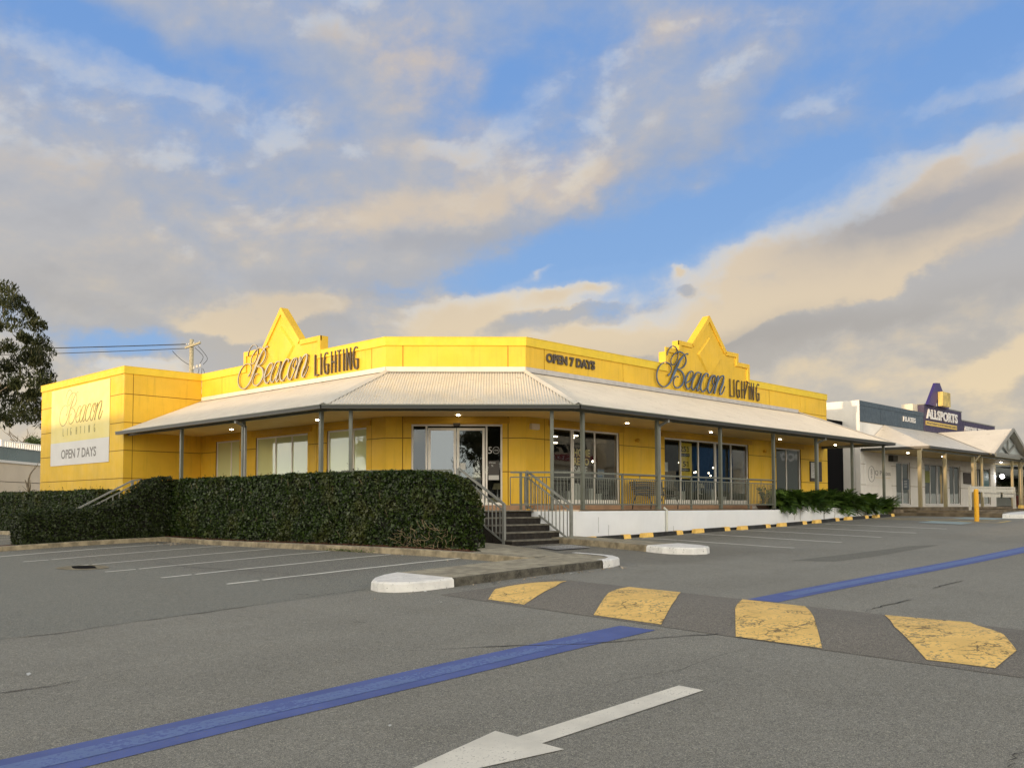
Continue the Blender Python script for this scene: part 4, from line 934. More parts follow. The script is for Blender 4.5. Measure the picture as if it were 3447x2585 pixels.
# narrow capital strokes on a 1-high grid: list of strokes per letter, plus advance
CAPS = {
 'L': ([[(0, 1), (0, 0)], [(0, 0.03), (.30, .03)]], .30), 'I': ([[(0, 1), (0, 0)]], .0),
 'G': ([[(.34, .93), (.22, .985), (.10, .93), (.03, .75), (.0, .5), (.03, .25), (.10, .07), (.22, .015), (.34, .07)], [(.34, .05), (.34, .45)], [(.20, .44), (.37, .44)]], .36),
 'H': ([[(0, 1), (0, 0)], [(.32, 1), (.32, 0)], [(0, .5), (.32, .5)]], .32), 'T': ([[(.15, 1), (.15, 0)], [(0, .97), (.30, .97)]], .30),
 'N': ([[(0, 0), (0, 1)], [(0, 1), (.32, 0)], [(.32, 0), (.32, 1)]], .32)}
def caps(mb, F, word, positions, z0, h, wid, d0, d1, tilt=None):
    for k, (ch, s) in enumerate(zip(word, positions)):
        for j, st_ in enumerate(CAPS[ch][0]):
            pts = [(s+p[0]*h*.92, z0+p[1]*h) for p in st_]
            if tilt and k in tilt:
                a = math.radians(tilt[k]); cx, cz = s+.15*h, z0+h
                pts = [(cx+(x-cx)*math.cos(a)+(y-cz)*math.sin(a), cz-(x-cx)*math.sin(a)+(y-cz)*math.cos(a)) for x, y in pts]
            C = catmull(pts, 5) if len(pts) > 2 else np.array(pts); n = len(C)
            t = np.gradient(C, axis=0); t /= np.linalg.norm(t, axis=1)[:, None]+1e-9; nr = np.c_[-t[:, 1], t[:, 0]]*wid/2
            l = C+nr; r = C-nr; jj = d1+.0015*j
            vs = [F(a, b, jj) for a, b in l]+[F(a, b, jj) for a, b in r]+[F(a, b, d0) for a, b in l]+[F(a, b, d0) for a, b in r]
            mb.add(vs, [(i, i+1, n+i+1, n+i) for i in range(n-1)]+[(i, 2*n+i, 2*n+i+1, i+1) for i in range(n-1)]+[(n+i, n+i+1, 3*n+i+1, 3*n+i) for i in range(n-1)]+[(0, n, 3*n, 2*n), (n-1, 3*n-1, 4*n-1, 2*n-1)])
sgR = empty('shop_sign', (30, 18.6, 4.3), 'blue grey script and capital lettering on the right gable, one capital fallen askew', 'sign', 'raised lettering signs on the parapets')
mb = MB(); strokes(mb, FR, BEACON, 26.67, 4.30, 1.0, .07, .105, side=1); mb.build('script_lettering', [M['letterblue'], M['letterside']], sgR)
mb = MB(); caps(mb, FR, 'LIGHTING', [31.67, 31.97, 32.15, 32.56, 32.93, 33.13, 33.27, 33.69], 4.33, .69, .036, .03, .07, tilt={4: 24}); mb.build('capital_lettering', [M['letterside']], sgR)
sgL = empty('shop_sign', (17.05, 27, 4.3), 'grey script and capital lettering running over the left gable and parapet', 'sign', 'raised lettering signs on the parapets')
mb = MB(); strokes(mb, FL, BEACON, -30.05, 4.30, .985, .06, .090, side=1); mb.build('script_lettering', [M['letter'], M['letterside']], sgL)
mb = MB(); caps(mb, FL, 'LIGHTING', [-25.24, -24.91, -24.74, -24.33, -24.02, -23.69, -23.53, -23.19], 4.31, .69, .042, .03, .08); mb.build('capital_lettering', [M['letterside']], sgL)
o7 = MB(); text(o7, FR, 'OPEN 7 DAYS', 21.0, 23.36, 4.47, 4.765, .01, .05, bold=.04); o = o7.build('opening_sign', [M['letterside']])
tag(o, 'dark raised capitals OPEN 7 DAYS on the parapet right of the cut corner', 'sign')
# banner on the wing
bn = empty('wall_banner', (14.2, 36.8, 1.75), 'tall cream and white printed banner with script lettering on the wing wall', 'banner')
mb = MB(); mb.fb(FWF, -39.63, -34.0, 2.66, 4.80, .004, .022); mb.build('cream_panel', M['banner'], bn)
mb = MB(); mb.fb(FWF, -39.63, -34.02, 1.75, 2.66, .004, .0225); mb.build('white_panel', M['bannerw'], bn)
mb = MB()
K_ = .917
strokes(mb, FWF, BEACON, -38.78, 3.33, K_, .024, .0262, wmul=.62); mb.build('script_print', M['printgold'], bn)
mb = MB(); caps(mb, FWF, 'LIGHTING', [-38.37, -37.91, -37.62, -37.07, -36.66, -36.23, -35.86, -35.36], 2.92, .28, .028, .023, .026); mb.build('capital_print', M['printgold'], bn)
mb = MB(); text(mb, FWF, 'OPEN 7 DAYS', -38.51, -35.14, 2.0, 2.37, .0235, .026, bold=.018); mb.build('opening_print', M['print'], bn)
# ---------------------------------------------------------------- railings
def rail_panel(x0, x1, label, y=15.95, posts_at=(), grp='railing panels along the verandah edge'):
    t = empty('railing', ((x0+x1)/2, y, 0), label, 'railing', grp)
    mb = MB(); mb.bar((x0, y, 1.0), (x1, y, 1.0), .055, .045); mb.build('top_rail', M['steel'], t)
    mb = MB(); mb.bar((x0, y, .87), (x1, y, .87), .032, .03); mb.build('mid_rail', M['steel'], t)
    mb = MB(); mb.bar((x0, y, .145), (x1, y, .145), .04, .035); mb.build('bottom_rail', M['steel'], t)
    for px in posts_at:
        mb = MB(); mb.bar((px, y, 0), (px, y, .98), .052); mb.build('post', M['steel'], t)
    n = int((x1-x0)/.098)
    b0_ = None
    for i in range(1, n):
        x = x0+(x1-x0)*i/n
        if b0_ is None:
            mb = MB(); mb.box((x-.0085, y-.0085, .16), (x+.0085, y+.0085, .86)); b0_ = mb.build('baluster', M['steel'], t); bx0_ = x
        else:
            c = b0_.copy(); COL.objects.link(c); c.parent = t; c.location.x = x-bx0_
    mb = MB(); xm = (x0+x1)/2; mb.bar((xm, y, .88), (xm, y, .98), .02); mb.build('spacer', M['steel'], t)
RP = [(19.42, 21.10, 'second grey railing panel right of the steps, before the corner window', ()), (21.15, 22.80, 'grey railing panel in front of the corner window, left of the downpipe post', (21.125,)),
      (22.90, 24.63, 'grey railing panel in front of the slatted bench', ()), (24.68, 26.33, 'grey railing panel right of the bench, in front of the yellow sale poster', (24.655,)),
      (26.43, 28.12, 'grey railing panel before the middle of the long display window', ()), (28.17, 29.85, 'last grey railing panel, ending at the post beside the planter fronds', (28.145,))]
for x0, x1, lb, pp in RP: rail_panel(x0, x1, lb, posts_at=pp)
def diag_rail(name, a, b, label, n, zt=1.0, grp='railing panels along the verandah edge', ext=0, posts_=(0, 1)):
    """level railing between plan points a and b"""
    a = Vector((*a, 0)); b = Vector((*b, 0)); t = empty(name, tuple((a+b)/2), label, 'railing', grp); d = (b-a).normalized(); up = Vector((0, 0, 1))
    mb = MB(); mb.bar(a+up*zt-d*ext, b+up*zt, .055, .045); mb.build('top_rail', M['steel'], t)
    mb = MB(); mb.bar(a+up*(zt-.13)-d*ext, b+up*(zt-.13), .032, .03); mb.build('mid_rail', M['steel'], t)
    mb = MB(); mb.bar(a+up*.145-d*ext, b+up*.145, .04, .035); mb.build('bottom_rail', M['steel'], t)
    for k in posts_:
        p = a+(b-a)*k; mb = MB(); mb.bar(p, p+up*(zt-.02), .055); mb.build('post', M['steel'], t)
    if ext:
        p = a-d*ext; mb = MB(); mb.bar(p+up*.145, p+up*(zt-.13), .02); mb.build('baluster', M['steel'], t)
    for i in range(1, n):
        p = a+(b-a)*i/n; mb = MB(); mb.bar(p+up*.16, p+up*(zt-.14), .018); mb.build('baluster', M['steel'], t)
diag_rail('railing', (17.98, 16.93), (18.53, 16.38), 'short angled grey railing at the head of the steps, right side', 8, ext=.28, posts_=(0,))
diag_rail('railing', (18.60, 16.31), (19.33, 15.97), 'short grey railing between the two corner verandah posts right of the steps', 8, posts_=())
diag_rail('railing', (14.45, 20.05), (16.05, 17.55), 'grey railing behind the tall hedge, left of the steps', 24, zt=1.02, posts_=(0, 1))
def stair_rail(x, y0, y1, z0, z1, label, n=11, zt=.98, mirror=False, axis='y'):
    """raking rail from the top (y0, z0) to the foot (y1, z1)"""
    P = (lambda u, z_: (x, u, z_)) if axis == 'y' else (lambda u, z_: (u, x, z_))
    t = empty('handrail', P(y1, z1), label, 'handrail', 'stair handrails')
    for nm, dz_, w, h in (('top_rail', zt, .06, .045), ('mid_rail', zt-.16, .032, .035), ('bottom_rail', .08, .045, .04)):
        mb = MB(); mb.bar(P(y0, z0+dz_), P(y1, z1+dz_), w, h); mb.build(nm, M['steel2'], t)
    for u, z_, top in ((y0, z0, zt), (y1, z1, zt+.0)):
        mb = MB(); mb.bar(P(u, z_-.02), P(u, z_+top), .07); mb.build('post', M['steel2'], t)
    for i in range(1, n):
        k = i/n; u = y0+(y1-y0)*k; z_ = z0+(z1-z0)*k
        mb = MB(); mb.bar(P(u, z_+.09), P(u, z_+zt-.17), .020); mb.build('baluster', M['steel2'], t)
    return t
stair_rail(18.27, 16.98, 15.43, .04, -.88, 'right grey stair handrail beside the white deck wall', 12, zt=1.0)
stair_rail(16.12, 17.35, 15.74, .06, -.85, 'left grey stair handrail rising from behind the tall hedge', 12, zt=1.0)
tL = stair_rail(28.3, 12.56, 10.4, -.02, -1.165, 'grey handrail of the side steps by the wing', 11, zt=.93, axis='x')
mb = MB(); mb.bar((12.56, 28.3, .91), (12.84, 28.3, .95), .05, .04); mb.bar((12.84, 28.3, .97), (12.84, 28.3, .86), .05, .04); mb.build('rail_end', M['steel2'], tL)
mb = MB(); mb.bar((12.56, 28.3, .75), (12.80, 28.3, .75), .03, .03)
for k in range(3): mb.bar((12.64+.08*k, 28.3, .0), (12.64+.08*k, 28.3, .93 if k == 1 else .75), .02)
mb.build('end_balusters', M['steel2'], tL)
# ================================================================ INSIDE THE SHOP, SEEN THROUGH THE GLASS
mb = MB()
# dark room shell set back from the facades
mb.add([(17.5, 21.6, .12), (20.0, 18.98, .12), (39.8, 18.98, .12), (39.8, 27.5, .12), (23.5, 27.5, .12), (23.5, 31.0, .12), (17.5, 31.0, .12)], [tuple(range(7))])
mb.build('shop_floor', mat('shop_floor_boards', (.10, .075, .05), .4, var=.1), shop)
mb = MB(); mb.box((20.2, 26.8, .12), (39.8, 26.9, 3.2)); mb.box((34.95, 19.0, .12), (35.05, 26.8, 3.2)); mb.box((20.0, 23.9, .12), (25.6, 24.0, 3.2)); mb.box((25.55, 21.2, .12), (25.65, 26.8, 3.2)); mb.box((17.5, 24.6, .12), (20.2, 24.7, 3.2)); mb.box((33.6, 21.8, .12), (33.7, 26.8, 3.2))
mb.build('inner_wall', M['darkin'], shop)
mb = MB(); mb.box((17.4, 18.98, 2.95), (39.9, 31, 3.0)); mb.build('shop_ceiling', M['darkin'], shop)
def hang_lamp(x, y, z, r=.05, glob=False, label='', zc=2.95):
    t = empty('pendant_lamp', (x, y, z), label, 'pendant lamp', 'pendant lamps glowing behind the display windows')
    mb = MB(); mb.tube([(x, y, z+r), (x, y, zc)], .006, 5); mb.build('cord', M['black'], t)
    mb = MB(); mb.sphere((x, y, z), r*.8, 8, 6); mb.build('bulb', M['bulb'], t, smooth=True)
    if glob:
        mb = MB(); mb.tube([(x+r*2.0*math.cos(a), y, z+r*2.0*math.sin(a)) for a in np.linspace(0, 6.28, 18)], .006, 4, cap=False); mb.build('globe_rim', M['galv'], t)
P_ = lambda w: w
def shade_lamp(x, y, z0, h, label, lit=False, up='', base=M['galv']):
    t = empty('table_lamp', (x, y, z0), label, 'table lamp', 'table lamps inside the shop')
    mb = MB(); mb.tube([(x, y, z0), (x, y, z0+.03)], .09, 12); mb.tube([(x, y, z0+.03), (x, y, z0+h*.62)], [.02, .012], 8); mb.build('stand', base, t)
    mb = MB(); mb.tube([(x, y, z0+h*.58), (x, y, z0+h)], [.17, .115], 16, cap=False); mb.build('lamp_shade', M['shade'], t, smooth=True)
def pedestal(x, y, w, h, label):
    mb = MB(); mb.box((x-w/2, y-w/2, .13), (x+w/2, y+w/2, .13+h-.03)); mb.box((x-w/2-.012, y-w/2-.012, .13+h-.03), (x+w/2+.012, y+w/2+.012, .13+h)); o = mb.build('display_plinth', M['pwhite'])
    tag(o, label, 'display plinth', 'white display plinths inside the windows')
# corner window (x 21.4-24.7): globe pendants
for x, y, z, gl, lb in ((21.9, 19.55, 2.02, True, 'glass globe pendant, uppermost at the left of the corner window'), (22.15, 19.75, 1.42, True, 'glass globe pendant beside the frame bar in the corner window'), (21.65, 19.5, 1.28, True, 'glass globe pendant in front of the red reflection'), (21.5, 19.6, 1.02, True, 'lowest glass globe pendant in the corner window'),
        (24.35, 19.6, 1.60, False, 'round bulb pendant in the right light of the corner window'), (24.25, 19.8, 1.25, False, 'smaller bulb pendant just under the round one in the corner window'), (23.6, 19.9, 1.72, False, 'small pendant by the frame bar above the sale poster'), (21.7, 20.1, 1.85, True, 'faint globe pendant far left of the corner window')):
    hang_lamp(x, y, z, .052 if z == 1.60 else .034, gl, lb)
mb = MB()
for x, y, z in ((22.6, 20.5, 2.45), (23.2, 20.3, 2.40), (23.3, 20.4, 2.2), (23.9, 20.0, 2.45), (24.2, 20.4, 2.42), (21.5, 20.0, 2.47)): mb.box((x, y, z), (x+.16, y+.05, z+.035))
o = mb.build('ceiling_spotlights', M['bulb'], shop)
for x, y, w, h, lb in ((22.55, 19.25, .22, .45, 'short white display plinth left in the corner window'), (23.0, 19.3, .22, .70, 'tallest white display plinth in the corner window'), (23.28, 19.35, .2, .66, 'slim white display plinth right of the tallest'), (23.75, 19.3, .22, .55, 'white display plinth right of the frame bar in the corner window'), (24.25, 19.4, .26, .38, 'low white display plinth at the right of the corner window'),
        (28.6, 19.4, .25, .30, 'low white display plinth beside the yellow sale poster'), (29.2, 19.4, .28, .52, 'white display plinth right of the yellow sale poster'), (31.35, 19.4, .24, .62, 'white display plinth in the middle of the long window'), (32.3, 19.5, .3, .34, 'low white display plinth at the right end of the long window')):
    pedestal(x, y, w, h, lb)
for x, y, z, lb in ((28.1, 19.7, 2.05, 'bulb pendant high at the left of the long window'), (27.9, 20.1, 1.98, 'smaller pendant beside the high one in the long window'), (28.3, 20.2, 2.10, 'pendant nearest the first frame bar of the long window'), (29.35, 19.5, 1.72, 'pear shaped pendant just right of the yellow sale poster'), (29.75, 19.7, 1.70, 'round pendant right of the second frame bar of the long window'),
        (31.0, 19.9, 1.40, 'left of two low pendants in the middle of the long window'), (31.25, 20.0, 1.43, 'right of two low pendants in the middle of the long window'), (32.2, 19.8, 1.62, 'upper pendant at the right of the long window'), (32.35, 20.1, 1.42, 'lower pendant at the right of the long window'), (33.3, 20.6, 1.35, 'farthest right pendant glimpsed in the long window')):
    hang_lamp(x, y, z, .040, False, lb)
mb = MB()
for x in (28.5, 28.75, 28.95, 29.1): mb.box((x, 20.2, 2.42), (x+.1, 20.25, 2.45))
mb.build('ceiling_spotlights', M['bulb'], shop)
shade_lamp(19.75, 20.45, .62, .50, 'cream shaded table lamp behind the right entrance door'); shade_lamp(20.1, 19.9, .35, .45, 'cream shaded table lamp in the narrow light beside the door')
shade_lamp(28.35, 19.9, .60, .38, 'broad cream lampshade low in the long window, left'); shade_lamp(30.9, 19.6, .55, .42, 'slim cream lampshade in the middle of the long window')
mb = MB(); mb.box((19.95, 19.75, .13), (20.35, 20.1, .35)); mb.box((19.5, 20.3, .13), (20.0, 20.7, .62)); o = mb.build('lamp_table', M['shade']); tag(o, 'pale side tables carrying lamps behind the entrance', 'side table')
# counter / furniture silhouettes
mb = MB(); mb.box((21.6, 21.0, .13), (24.6, 21.5, 1.0)); mb.box((21.7, 20.9, .98), (24.5, 21.6, 1.03)); o = mb.build('shop_counter', M['wood']); tag(o, 'dark counter deep inside behind the corner window', 'counter')
# posters
def poster(F, s0, s1, z0, z1, d, m, name, label, texts=(), parent=None, cat='poster'):
    t = empty(name, F((s0+s1)/2, z0, d), label, cat)
    mb = MB(); mb.fb(F, s0, s1, z0, z1, d-.006, d); mb.build('sheet', m, t)
    for body, a, b, c, e, mm, bold in texts:
        mb = MB(); text(mb, F, body, a, b, c, e, d+.001, d+.003, bold); mb.build('print', mm, t)
    return t
yp = mat('poster_yellow', (.75, .55, .05), .5); blk = M['black']
poster(FR, 28.42, 29.26, 1.10, 2.40, -.16, yp, 'sale_poster', 'yellow poster with 25 and 15 per cent off in the long window', [
    ('25', 28.50, 28.88, 2.07, 2.28, blk, .02), ('%', 28.92, 29.08, 2.17, 2.28, blk, .01), ('OFF', 28.92, 29.08, 2.08, 2.14, blk, .01), ('15', 28.50, 28.86, 1.53, 1.73, blk, .02), ('%', 28.90, 29.06, 1.63, 1.73, blk, .01), ('OFF', 28.90, 29.06, 1.54, 1.60, blk, .01)])
mb = MB(); mb.fb(FR, 28.46, 29.12, 1.90, 2.02, -.159, -.1585); mb.fb(FR, 28.46, 29.12, 1.36, 1.48, -.159, -.1585)
sp = [o for o in S.objects if o.name.startswith('sale_poster')][0]; mb.build('black_strip', blk, sp)
mb = MB(); text(mb, FR, 'ALL LIGHTS', 28.50, 29.08, 1.925, 1.995, -.158, -.157, .01); text(mb, FR, 'ALL FANS', 28.54, 29.04, 1.385, 1.455, -.158, -.157, .01); mb.build('print', M['pwhite'], sp)
gd = mat('poster_gold_print', (.72, .60, .26), .6); gp = mat('poster_grey', (.065, .06, .055), .6)
poster(FR, 22.46, 23.36, 1.02, 2.22, -.16, gp, 'sale_poster', 'dark poster reading home reno sale in the corner window', [('HOME', 22.50, 23.32, 1.67, 1.92, gd, .03), ('RENO', 22.50, 23.26, 1.40, 1.64, gd, .03), ('SALE', 22.50, 23.18, 1.14, 1.37, M['bannerw'], .03)])
poster(FR, 23.75, 24.1, .98, 1.30, -.20, M['bluep'], 'blue_sign_card', 'small blue card low in the right light of the corner window', [('Beacon', 23.80, 24.05, 1.20, 1.26, M['pwhite'], .0), ('Brightness', 23.79, 24.07, 1.10, 1.15, M['pwhite'], 0)], cat='card')
poster(FR, 27.37, 27.72, 1.32, 1.66, -.16, M['pwhite'], 'paper_notice', 'blank white paper notice at the left of the long window', (), cat='notice')
poster(FC, 3.03, 3.36, 1.03, 1.45, -.062, gp, 'door_notice', 'black payment notice in the narrow light beside the door', [('afterpay', 3.05, 3.25, 1.36, 1.42, M['pwhite'], .005), ('%', 3.12, 3.18, 1.27, 1.33, M['pwhite'], .005)], cat='notice')
poster(FC, 3.04, 3.35, .88, 1.02, -.062, M['pwhite'], 'door_notice', 'white opening hours card under the black payment notice', (), cat='notice')
poster(FC, 2.2, 2.36, 1.18, 1.38, -.035, M['pwhite'], 'door_notice', 'small white notice on the right entrance door', (), cat='notice')
poster(FC, 1.85, 2.03, .45, .95, -.035, M['pwhite'], 'door_notice', 'white sheets low on the left entrance door', (), cat='notice')
mb = MB(); text(mb, FC, '50', 3.03, 3.20, 1.66, 1.86, -.072, -.070, .0); C_ = [(3.265+.095*math.cos(a), 1.76+.10*math.sin(a)) for a in np.linspace(0, 2*math.pi, 28)]
mb = MB(); v_, f_, r_ = text_mesh('5', .0); lo_, hi__ = v_.min(0), v_.max(0)
mb.add([FC(3.03+(p[0]-lo_[0])/(hi__[0]-lo_[0])*.11, 1.66+(p[1]-lo_[1])/(hi__[1]-lo_[1])*.2, -.070) for p in v_], f_)
mb.tube([FC(a, b, -.070) for a, b in C_], .008, 5, cap=False); text(mb, FC, 'YEARS', 3.20, 3.33, 1.735, 1.785, -.072, -.070, .01)
mb.build('window_number', M['pwhite'], [c for c in shop.children if c.name.startswith('door_frame')][0]) if False else tag(mb.build('window_number', M['pwhite']), 'white anniversary number 50 on the narrow light beside the door', 'window sticker')
mb = MB(); mb.fb(FR, 38.33, 39.45, 1.17, 2.06, .0, .04); fr_ = tag(mb.build('wall_poster_case', M['wood']), 'framed notice case on the yellow wall near the planter', 'notice case')
mb = MB(); mb.fb(FR, 38.40, 38.95, 1.32, 2.0, .041, .046); mb.build('white_sheet', M['pwhite'], fr_)
mb = MB()
for i in range(14): mb.fb(FR, 38.44+random.random()*.3, 38.56+random.random()*.35, 1.36+.045*i, 1.375+.045*i, .0465, .048)
mb.build('printed_lines', M['print'], fr_)
# small fittings on the facade
def fitting(name, F, s0, s1, z0, z1, d, m, label, cat):
    mb = MB(); mb.fb(F, s0, s1, z0, z1, 0, d); mb.fb(F, s0+.02, s1-.02, z0-.015, z0, .01, d-.02); return tag(mb.build(name, m), label, cat)
fitting('alarm_box', FR, 20.28, 20.62, 2.40, 2.56, .10, M['beige'], 'small beige alarm box under the soffit by the corner post', 'alarm box')
fitting('door_sensor', FC, 2.0, 2.2, 2.48, 2.56, .07, M['wood'], 'small dark sensor above the entrance doors', 'sensor')
for s, lb in ((25.6, 'small round wall lamp between the corner window and the long window'), (34.3, 'small round wall lamp between the long window and the last window')):
    mb = MB(); mb.sphere(FR(s, 2.32, .09), .07, 10, 7); mb.fb(FR, s-.04, s+.04, 2.28, 2.36, 0, .05); tag(mb.build('wall_lamp', M['trim'], smooth=True), lb, 'wall lamp', 'round wall lamps under the verandah')
# bench behind the railing
bt = empty('bench', (25.7, 18.1, 0), 'dark slatted bench against the yellow wall behind the railing', 'bench')
for i in range(6):
    z = .50+.075*i; y = 18.28+.035*i; mb = MB(); n = 10
    a = [(24.85+1.75*k/n, y, z+.03*math.sin(math.pi*k/n)) for k in range(n+1)]
    for p, q_ in zip(a[:-1], a[1:]): mb.bar(p, q_, .02, .058)
    mb.build('back_slat', M['wood'], bt)
for i in range(4):
    mb = MB(); mb.bar((24.85, 17.75+.13*i, .46), (26.6, 17.75+.13*i, .46), .10, .025); mb.build('seat_slat', M['wood'], bt)
for x in (24.95, 26.5):
    mb = MB(); mb.tube([(x, 18.35, .95), (x, 18.25, .48), (x, 17.75, .44), (x, 17.70, .68), (x, 18.3, .70)], .025, 6); mb.build('arm', M['gutter'], bt)
    mb = MB(); mb.tube([(x, 17.75, .44), (x+.06, 17.7, .2), (x, 17.68, .0)], .022, 6); mb.tube([(x, 18.25, .48), (x-.05, 18.35, .2), (x, 18.42, .0)], .022, 6); mb.build('leg', M['gutter'], bt)
# ================================================================ NEIGHBOURING SHOPS (right)
ns = empty('neighbour_shops', (54, 22, -.4), 'white rendered shop row with slate and purple parapet and porch gable, right background', 'shop')
WN = [(47.95, 49.85, .16, 2.36), (51.92, 55.0, .16, 2.40), (55.68, 57.55, .16, 2.40), (59.9, 63.0, .16, 2.42)]
panel_wall('wall', FR, 43.6, 64.1, -.6, 4.15, WN, [44.0, 47.5, 51.9, 57.8, 61], ZJ, ns, M['render'], M['kerbmid'])
mb = MB(); mb.box((43.59, 18.96, -.6), (43.80, 40, 5.16)); mb.box((63.9, 18.96, -.6), (64.1, 40, 5.1)); mb.box((43.8, 39.8, -.6), (64, 40, 5.1)); mb.build('side_wall', M['render'], ns)
mb = MB(); mb.box((43.585, 18.74, 4.93), (43.82, 40, 5.17)); mb.build('side_cap', M['render'], ns)
mb = MB(); mb.box((43.572, 18.705, -.6), (43.597, 18.955, 5.175)); mb.build('side_wall', M['render'], ns)
mb = MB(); mb.box((40.11, 19.55, -.8), (43.57, 19.62, 4.2)); tag(mb.build('alley_infill', M['black']), 'tall black panel added to darken the alley between the yellow and white shops', 'panel')  # black panel added so the alley reads dark
mb = MB(); mb.add([(43.8, 19, 4.3), (63.9, 19, 4.3), (63.9, 39.8, 4.3), (43.8, 39.8, 4.3)], [(0, 1, 2, 3)]); mb.build('flat_roof', M['flashdirt'], ns)
mb = MB()
for a, b in ((43.6, 46.1), (46.12, 48.3), (48.32, 50.9), (50.92, 51.88)): mb.fb(FR, a, b, 4.17, 4.93, -.2, .012)
mb.build('slate_parapet', M['navy'], ns)
mb = MB(); mb.fb(FR, 43.6, 51.9, 4.935, 5.16, -.22, .03); mb.build('slate_cap', M['navy'], ns)
mb = MB(); mb.fb(FR, 51.9, 57.8, 4.17, 5.60, -.30, .05); mb.fb(FR, 57.8, 64.1, 4.17, 5.12, -.2, .012); mb.build('purple_parapet', M['purple'], ns)
mb = MB(); mb.fb(FR, 51.85, 57.85, 5.60, 5.66, -.32, .07); mb.fb(FR, 57.85, 64.12, 5.12, 5.18, -.22, .04); mb.build('parapet_edge', M['steel2'], ns)
mb = MB(); mb.fb(FR, 51.2, 51.88, 5.16, 5.62, -.9, -.3); mb.build('rear_parapet_return', M['beige'], ns)
as_ = empty('shop_sign', (54.5, 18.6, 4.5), 'white ALLSPORTS lettering with gold strip on the purple panel', 'sign')
mb = MB(); text(mb, FR, 'ALLSPORTS', 52.12, 56.95, 4.86, 5.40, .06, .12, .03); mb.build('lettering', M['bannerw'], as_)
mb = MB(); mb.fb(FR, 52.05, 56.93, 4.50, 4.74, .055, .075); mb.build('gold_strip', M['gold'], as_)
mb = MB(); text(mb, FR, 'PHYSIOTHERAPY & SPORTS MEDICINE CLINICS', 52.15, 56.85, 4.57, 4.67, .076, .08, .015); mb.build('strip_lettering', M['purple'], as_)
mb = MB(); text(mb, FR, 'PILATES', 48.95, 50.62, 4.50, 4.76, .02, .06, .02); tag(mb.build('shop_sign', M['bannerw']), 'white PILATES lettering on the slate parapet', 'sign')
mb = MB(); text(mb, FR, 'PERSONAL TRAINING', 58.36, 62.9, 4.50, 4.83, .02, .06, .02); tag(mb.build('shop_sign', M['bannerw']), 'white PERSONAL TRAINING lettering half hidden by the porch roof', 'sign')
sp = empty('sign_spire', (53.8, 18.5, 5.6), 'violet A shaped spire with gold box standing on the purple panel', 'sign')
mb = MB(); mb.prism(FR, [(51.99, 5.60), (53.28, 6.90), (53.92, 6.95), (53.2, 5.60)], .06, .22); mb.prism(FR, [(53.92, 6.95), (53.30, 6.90), (53.75, 5.60), (55.35, 5.60)], .10, .20); mb.build('spire_leg', M['violet'], sp)
mb = MB(); mb.box((53.50, 18.24, 5.63), (54.70, 18.50, 6.42)); mb.build('gold_box', mat('gold_box_paint', (.52, .40, .12), .5, var=.3, vscale=2), sp)
for i, w in enumerate(WN):
    ml = {0: [48.9], 1: [52.85, 53.85, 54.0, 54.85], 2: [56.6], 3: [60.9, 61.35, 61.9]}[i]
    window(FR, w, ml, ns, M['glassdark'], fw=.07, name='glazed_door' if i == 0 else 'window', fm=M['bannerw'])
    mb = MB(); mb.fb(FR, w[0]-.2, w[1]+.2, w[3]+.05, w[3]+.2, 0, .045); mb.build("window_lintel", M["render"], ns)
# their verandah
mb = MB(); E2 = [(44.05, 15.6, 2.84), (66, 15.6, 2.84), (66, 18.7, 4.15), (46.5, 18.7, 4.15)]
mb.add(E2, [(0, 1, 2, 3)]); mb.add([(43.72, 18.7, 2.84), (44.05, 15.6, 2.84), (46.5, 18.7, 4.15)], [(0, 1, 2)]); mb.build('verandah_roof', M['roofing'], ns)
mb = MB(); gx0, gx1, gxm, gy = 52.3, 58.2, 55.34, 15.2
mb.add([(gx0-.15, gy, 2.80), (gxm, gy, 4.28), (gxm, 18.73, 4.28), (gx0+2.1*0+.0, 15.6, 2.86), (53.9, 18.7, 4.18)], [(0, 1, 2, 4, 3)])
mb.add([(gx1+.3, gy, 2.80), (gxm, gy, 4.28), (gxm, 18.73, 4.28), (57, 18.7, 4.2), (gx1+.15, 15.6, 2.86)], [(0, 4, 3, 2, 1)])
mb.build('porch_roof', M['roofing'], ns)
mb = MB(); 
for a, b in (((gx0-.15, gy+.02, 2.76), (gxm, gy+.02, 4.24)), ((gxm, gy+.02, 4.24), (gx1+.3, gy+.02, 2.76))): mb.bar(a, b, .06, .17)
mb.build('porch_bargeboard', M['steel2'], ns)
mb = MB(); gg = gy+.35
mb.bar((gx0+.2, gg, 2.86), (gx1-.1, gg, 2.86), .08, .16); mb.bar((gxm, gg-.03, 2.9), (gxm, gg-.03, 4.05), .08, .1); mb.bar((gxm, gg-.032, 2.95), (gxm-1.25, gg-.032, 3.45), .07, .1); mb.bar((gxm, gg-.034, 2.95), (gxm+1.25, gg-.034, 3.45), .07, .1)
mb.build('porch_truss', M['steel2'], ns)
mb = MB(); mb.add([(gx0+.1, gg+.06, 2.85), (gx1, gg+.06, 2.85), (gxm, gg+.06, 4.16)], [(0, 1, 2)]); mb.build('porch_infill', mat('pale_blue_infill', (.42, .46, .46), .6), ns)
mb = MB(); mb.bar((43.70, 18.7, 2.79), (44.0, 15.66, 2.79), .12, .12); mb.bar((44.0, 15.66, 2.79), (52.4, 15.66, 2.79), .12, .12); mb.bar((58.3, 15.66, 2.79), (66, 15.66, 2.79), .12, .12); mb.build('gutter', M['gutter'], ns)
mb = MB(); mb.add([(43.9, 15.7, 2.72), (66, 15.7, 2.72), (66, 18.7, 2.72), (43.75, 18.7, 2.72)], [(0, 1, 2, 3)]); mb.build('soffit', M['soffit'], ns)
mb = MB()
for a, b in (((43.9, 15.95, 2.68), (66, 15.95, 2.68)),): mb.bar(a, b, .06, .1)
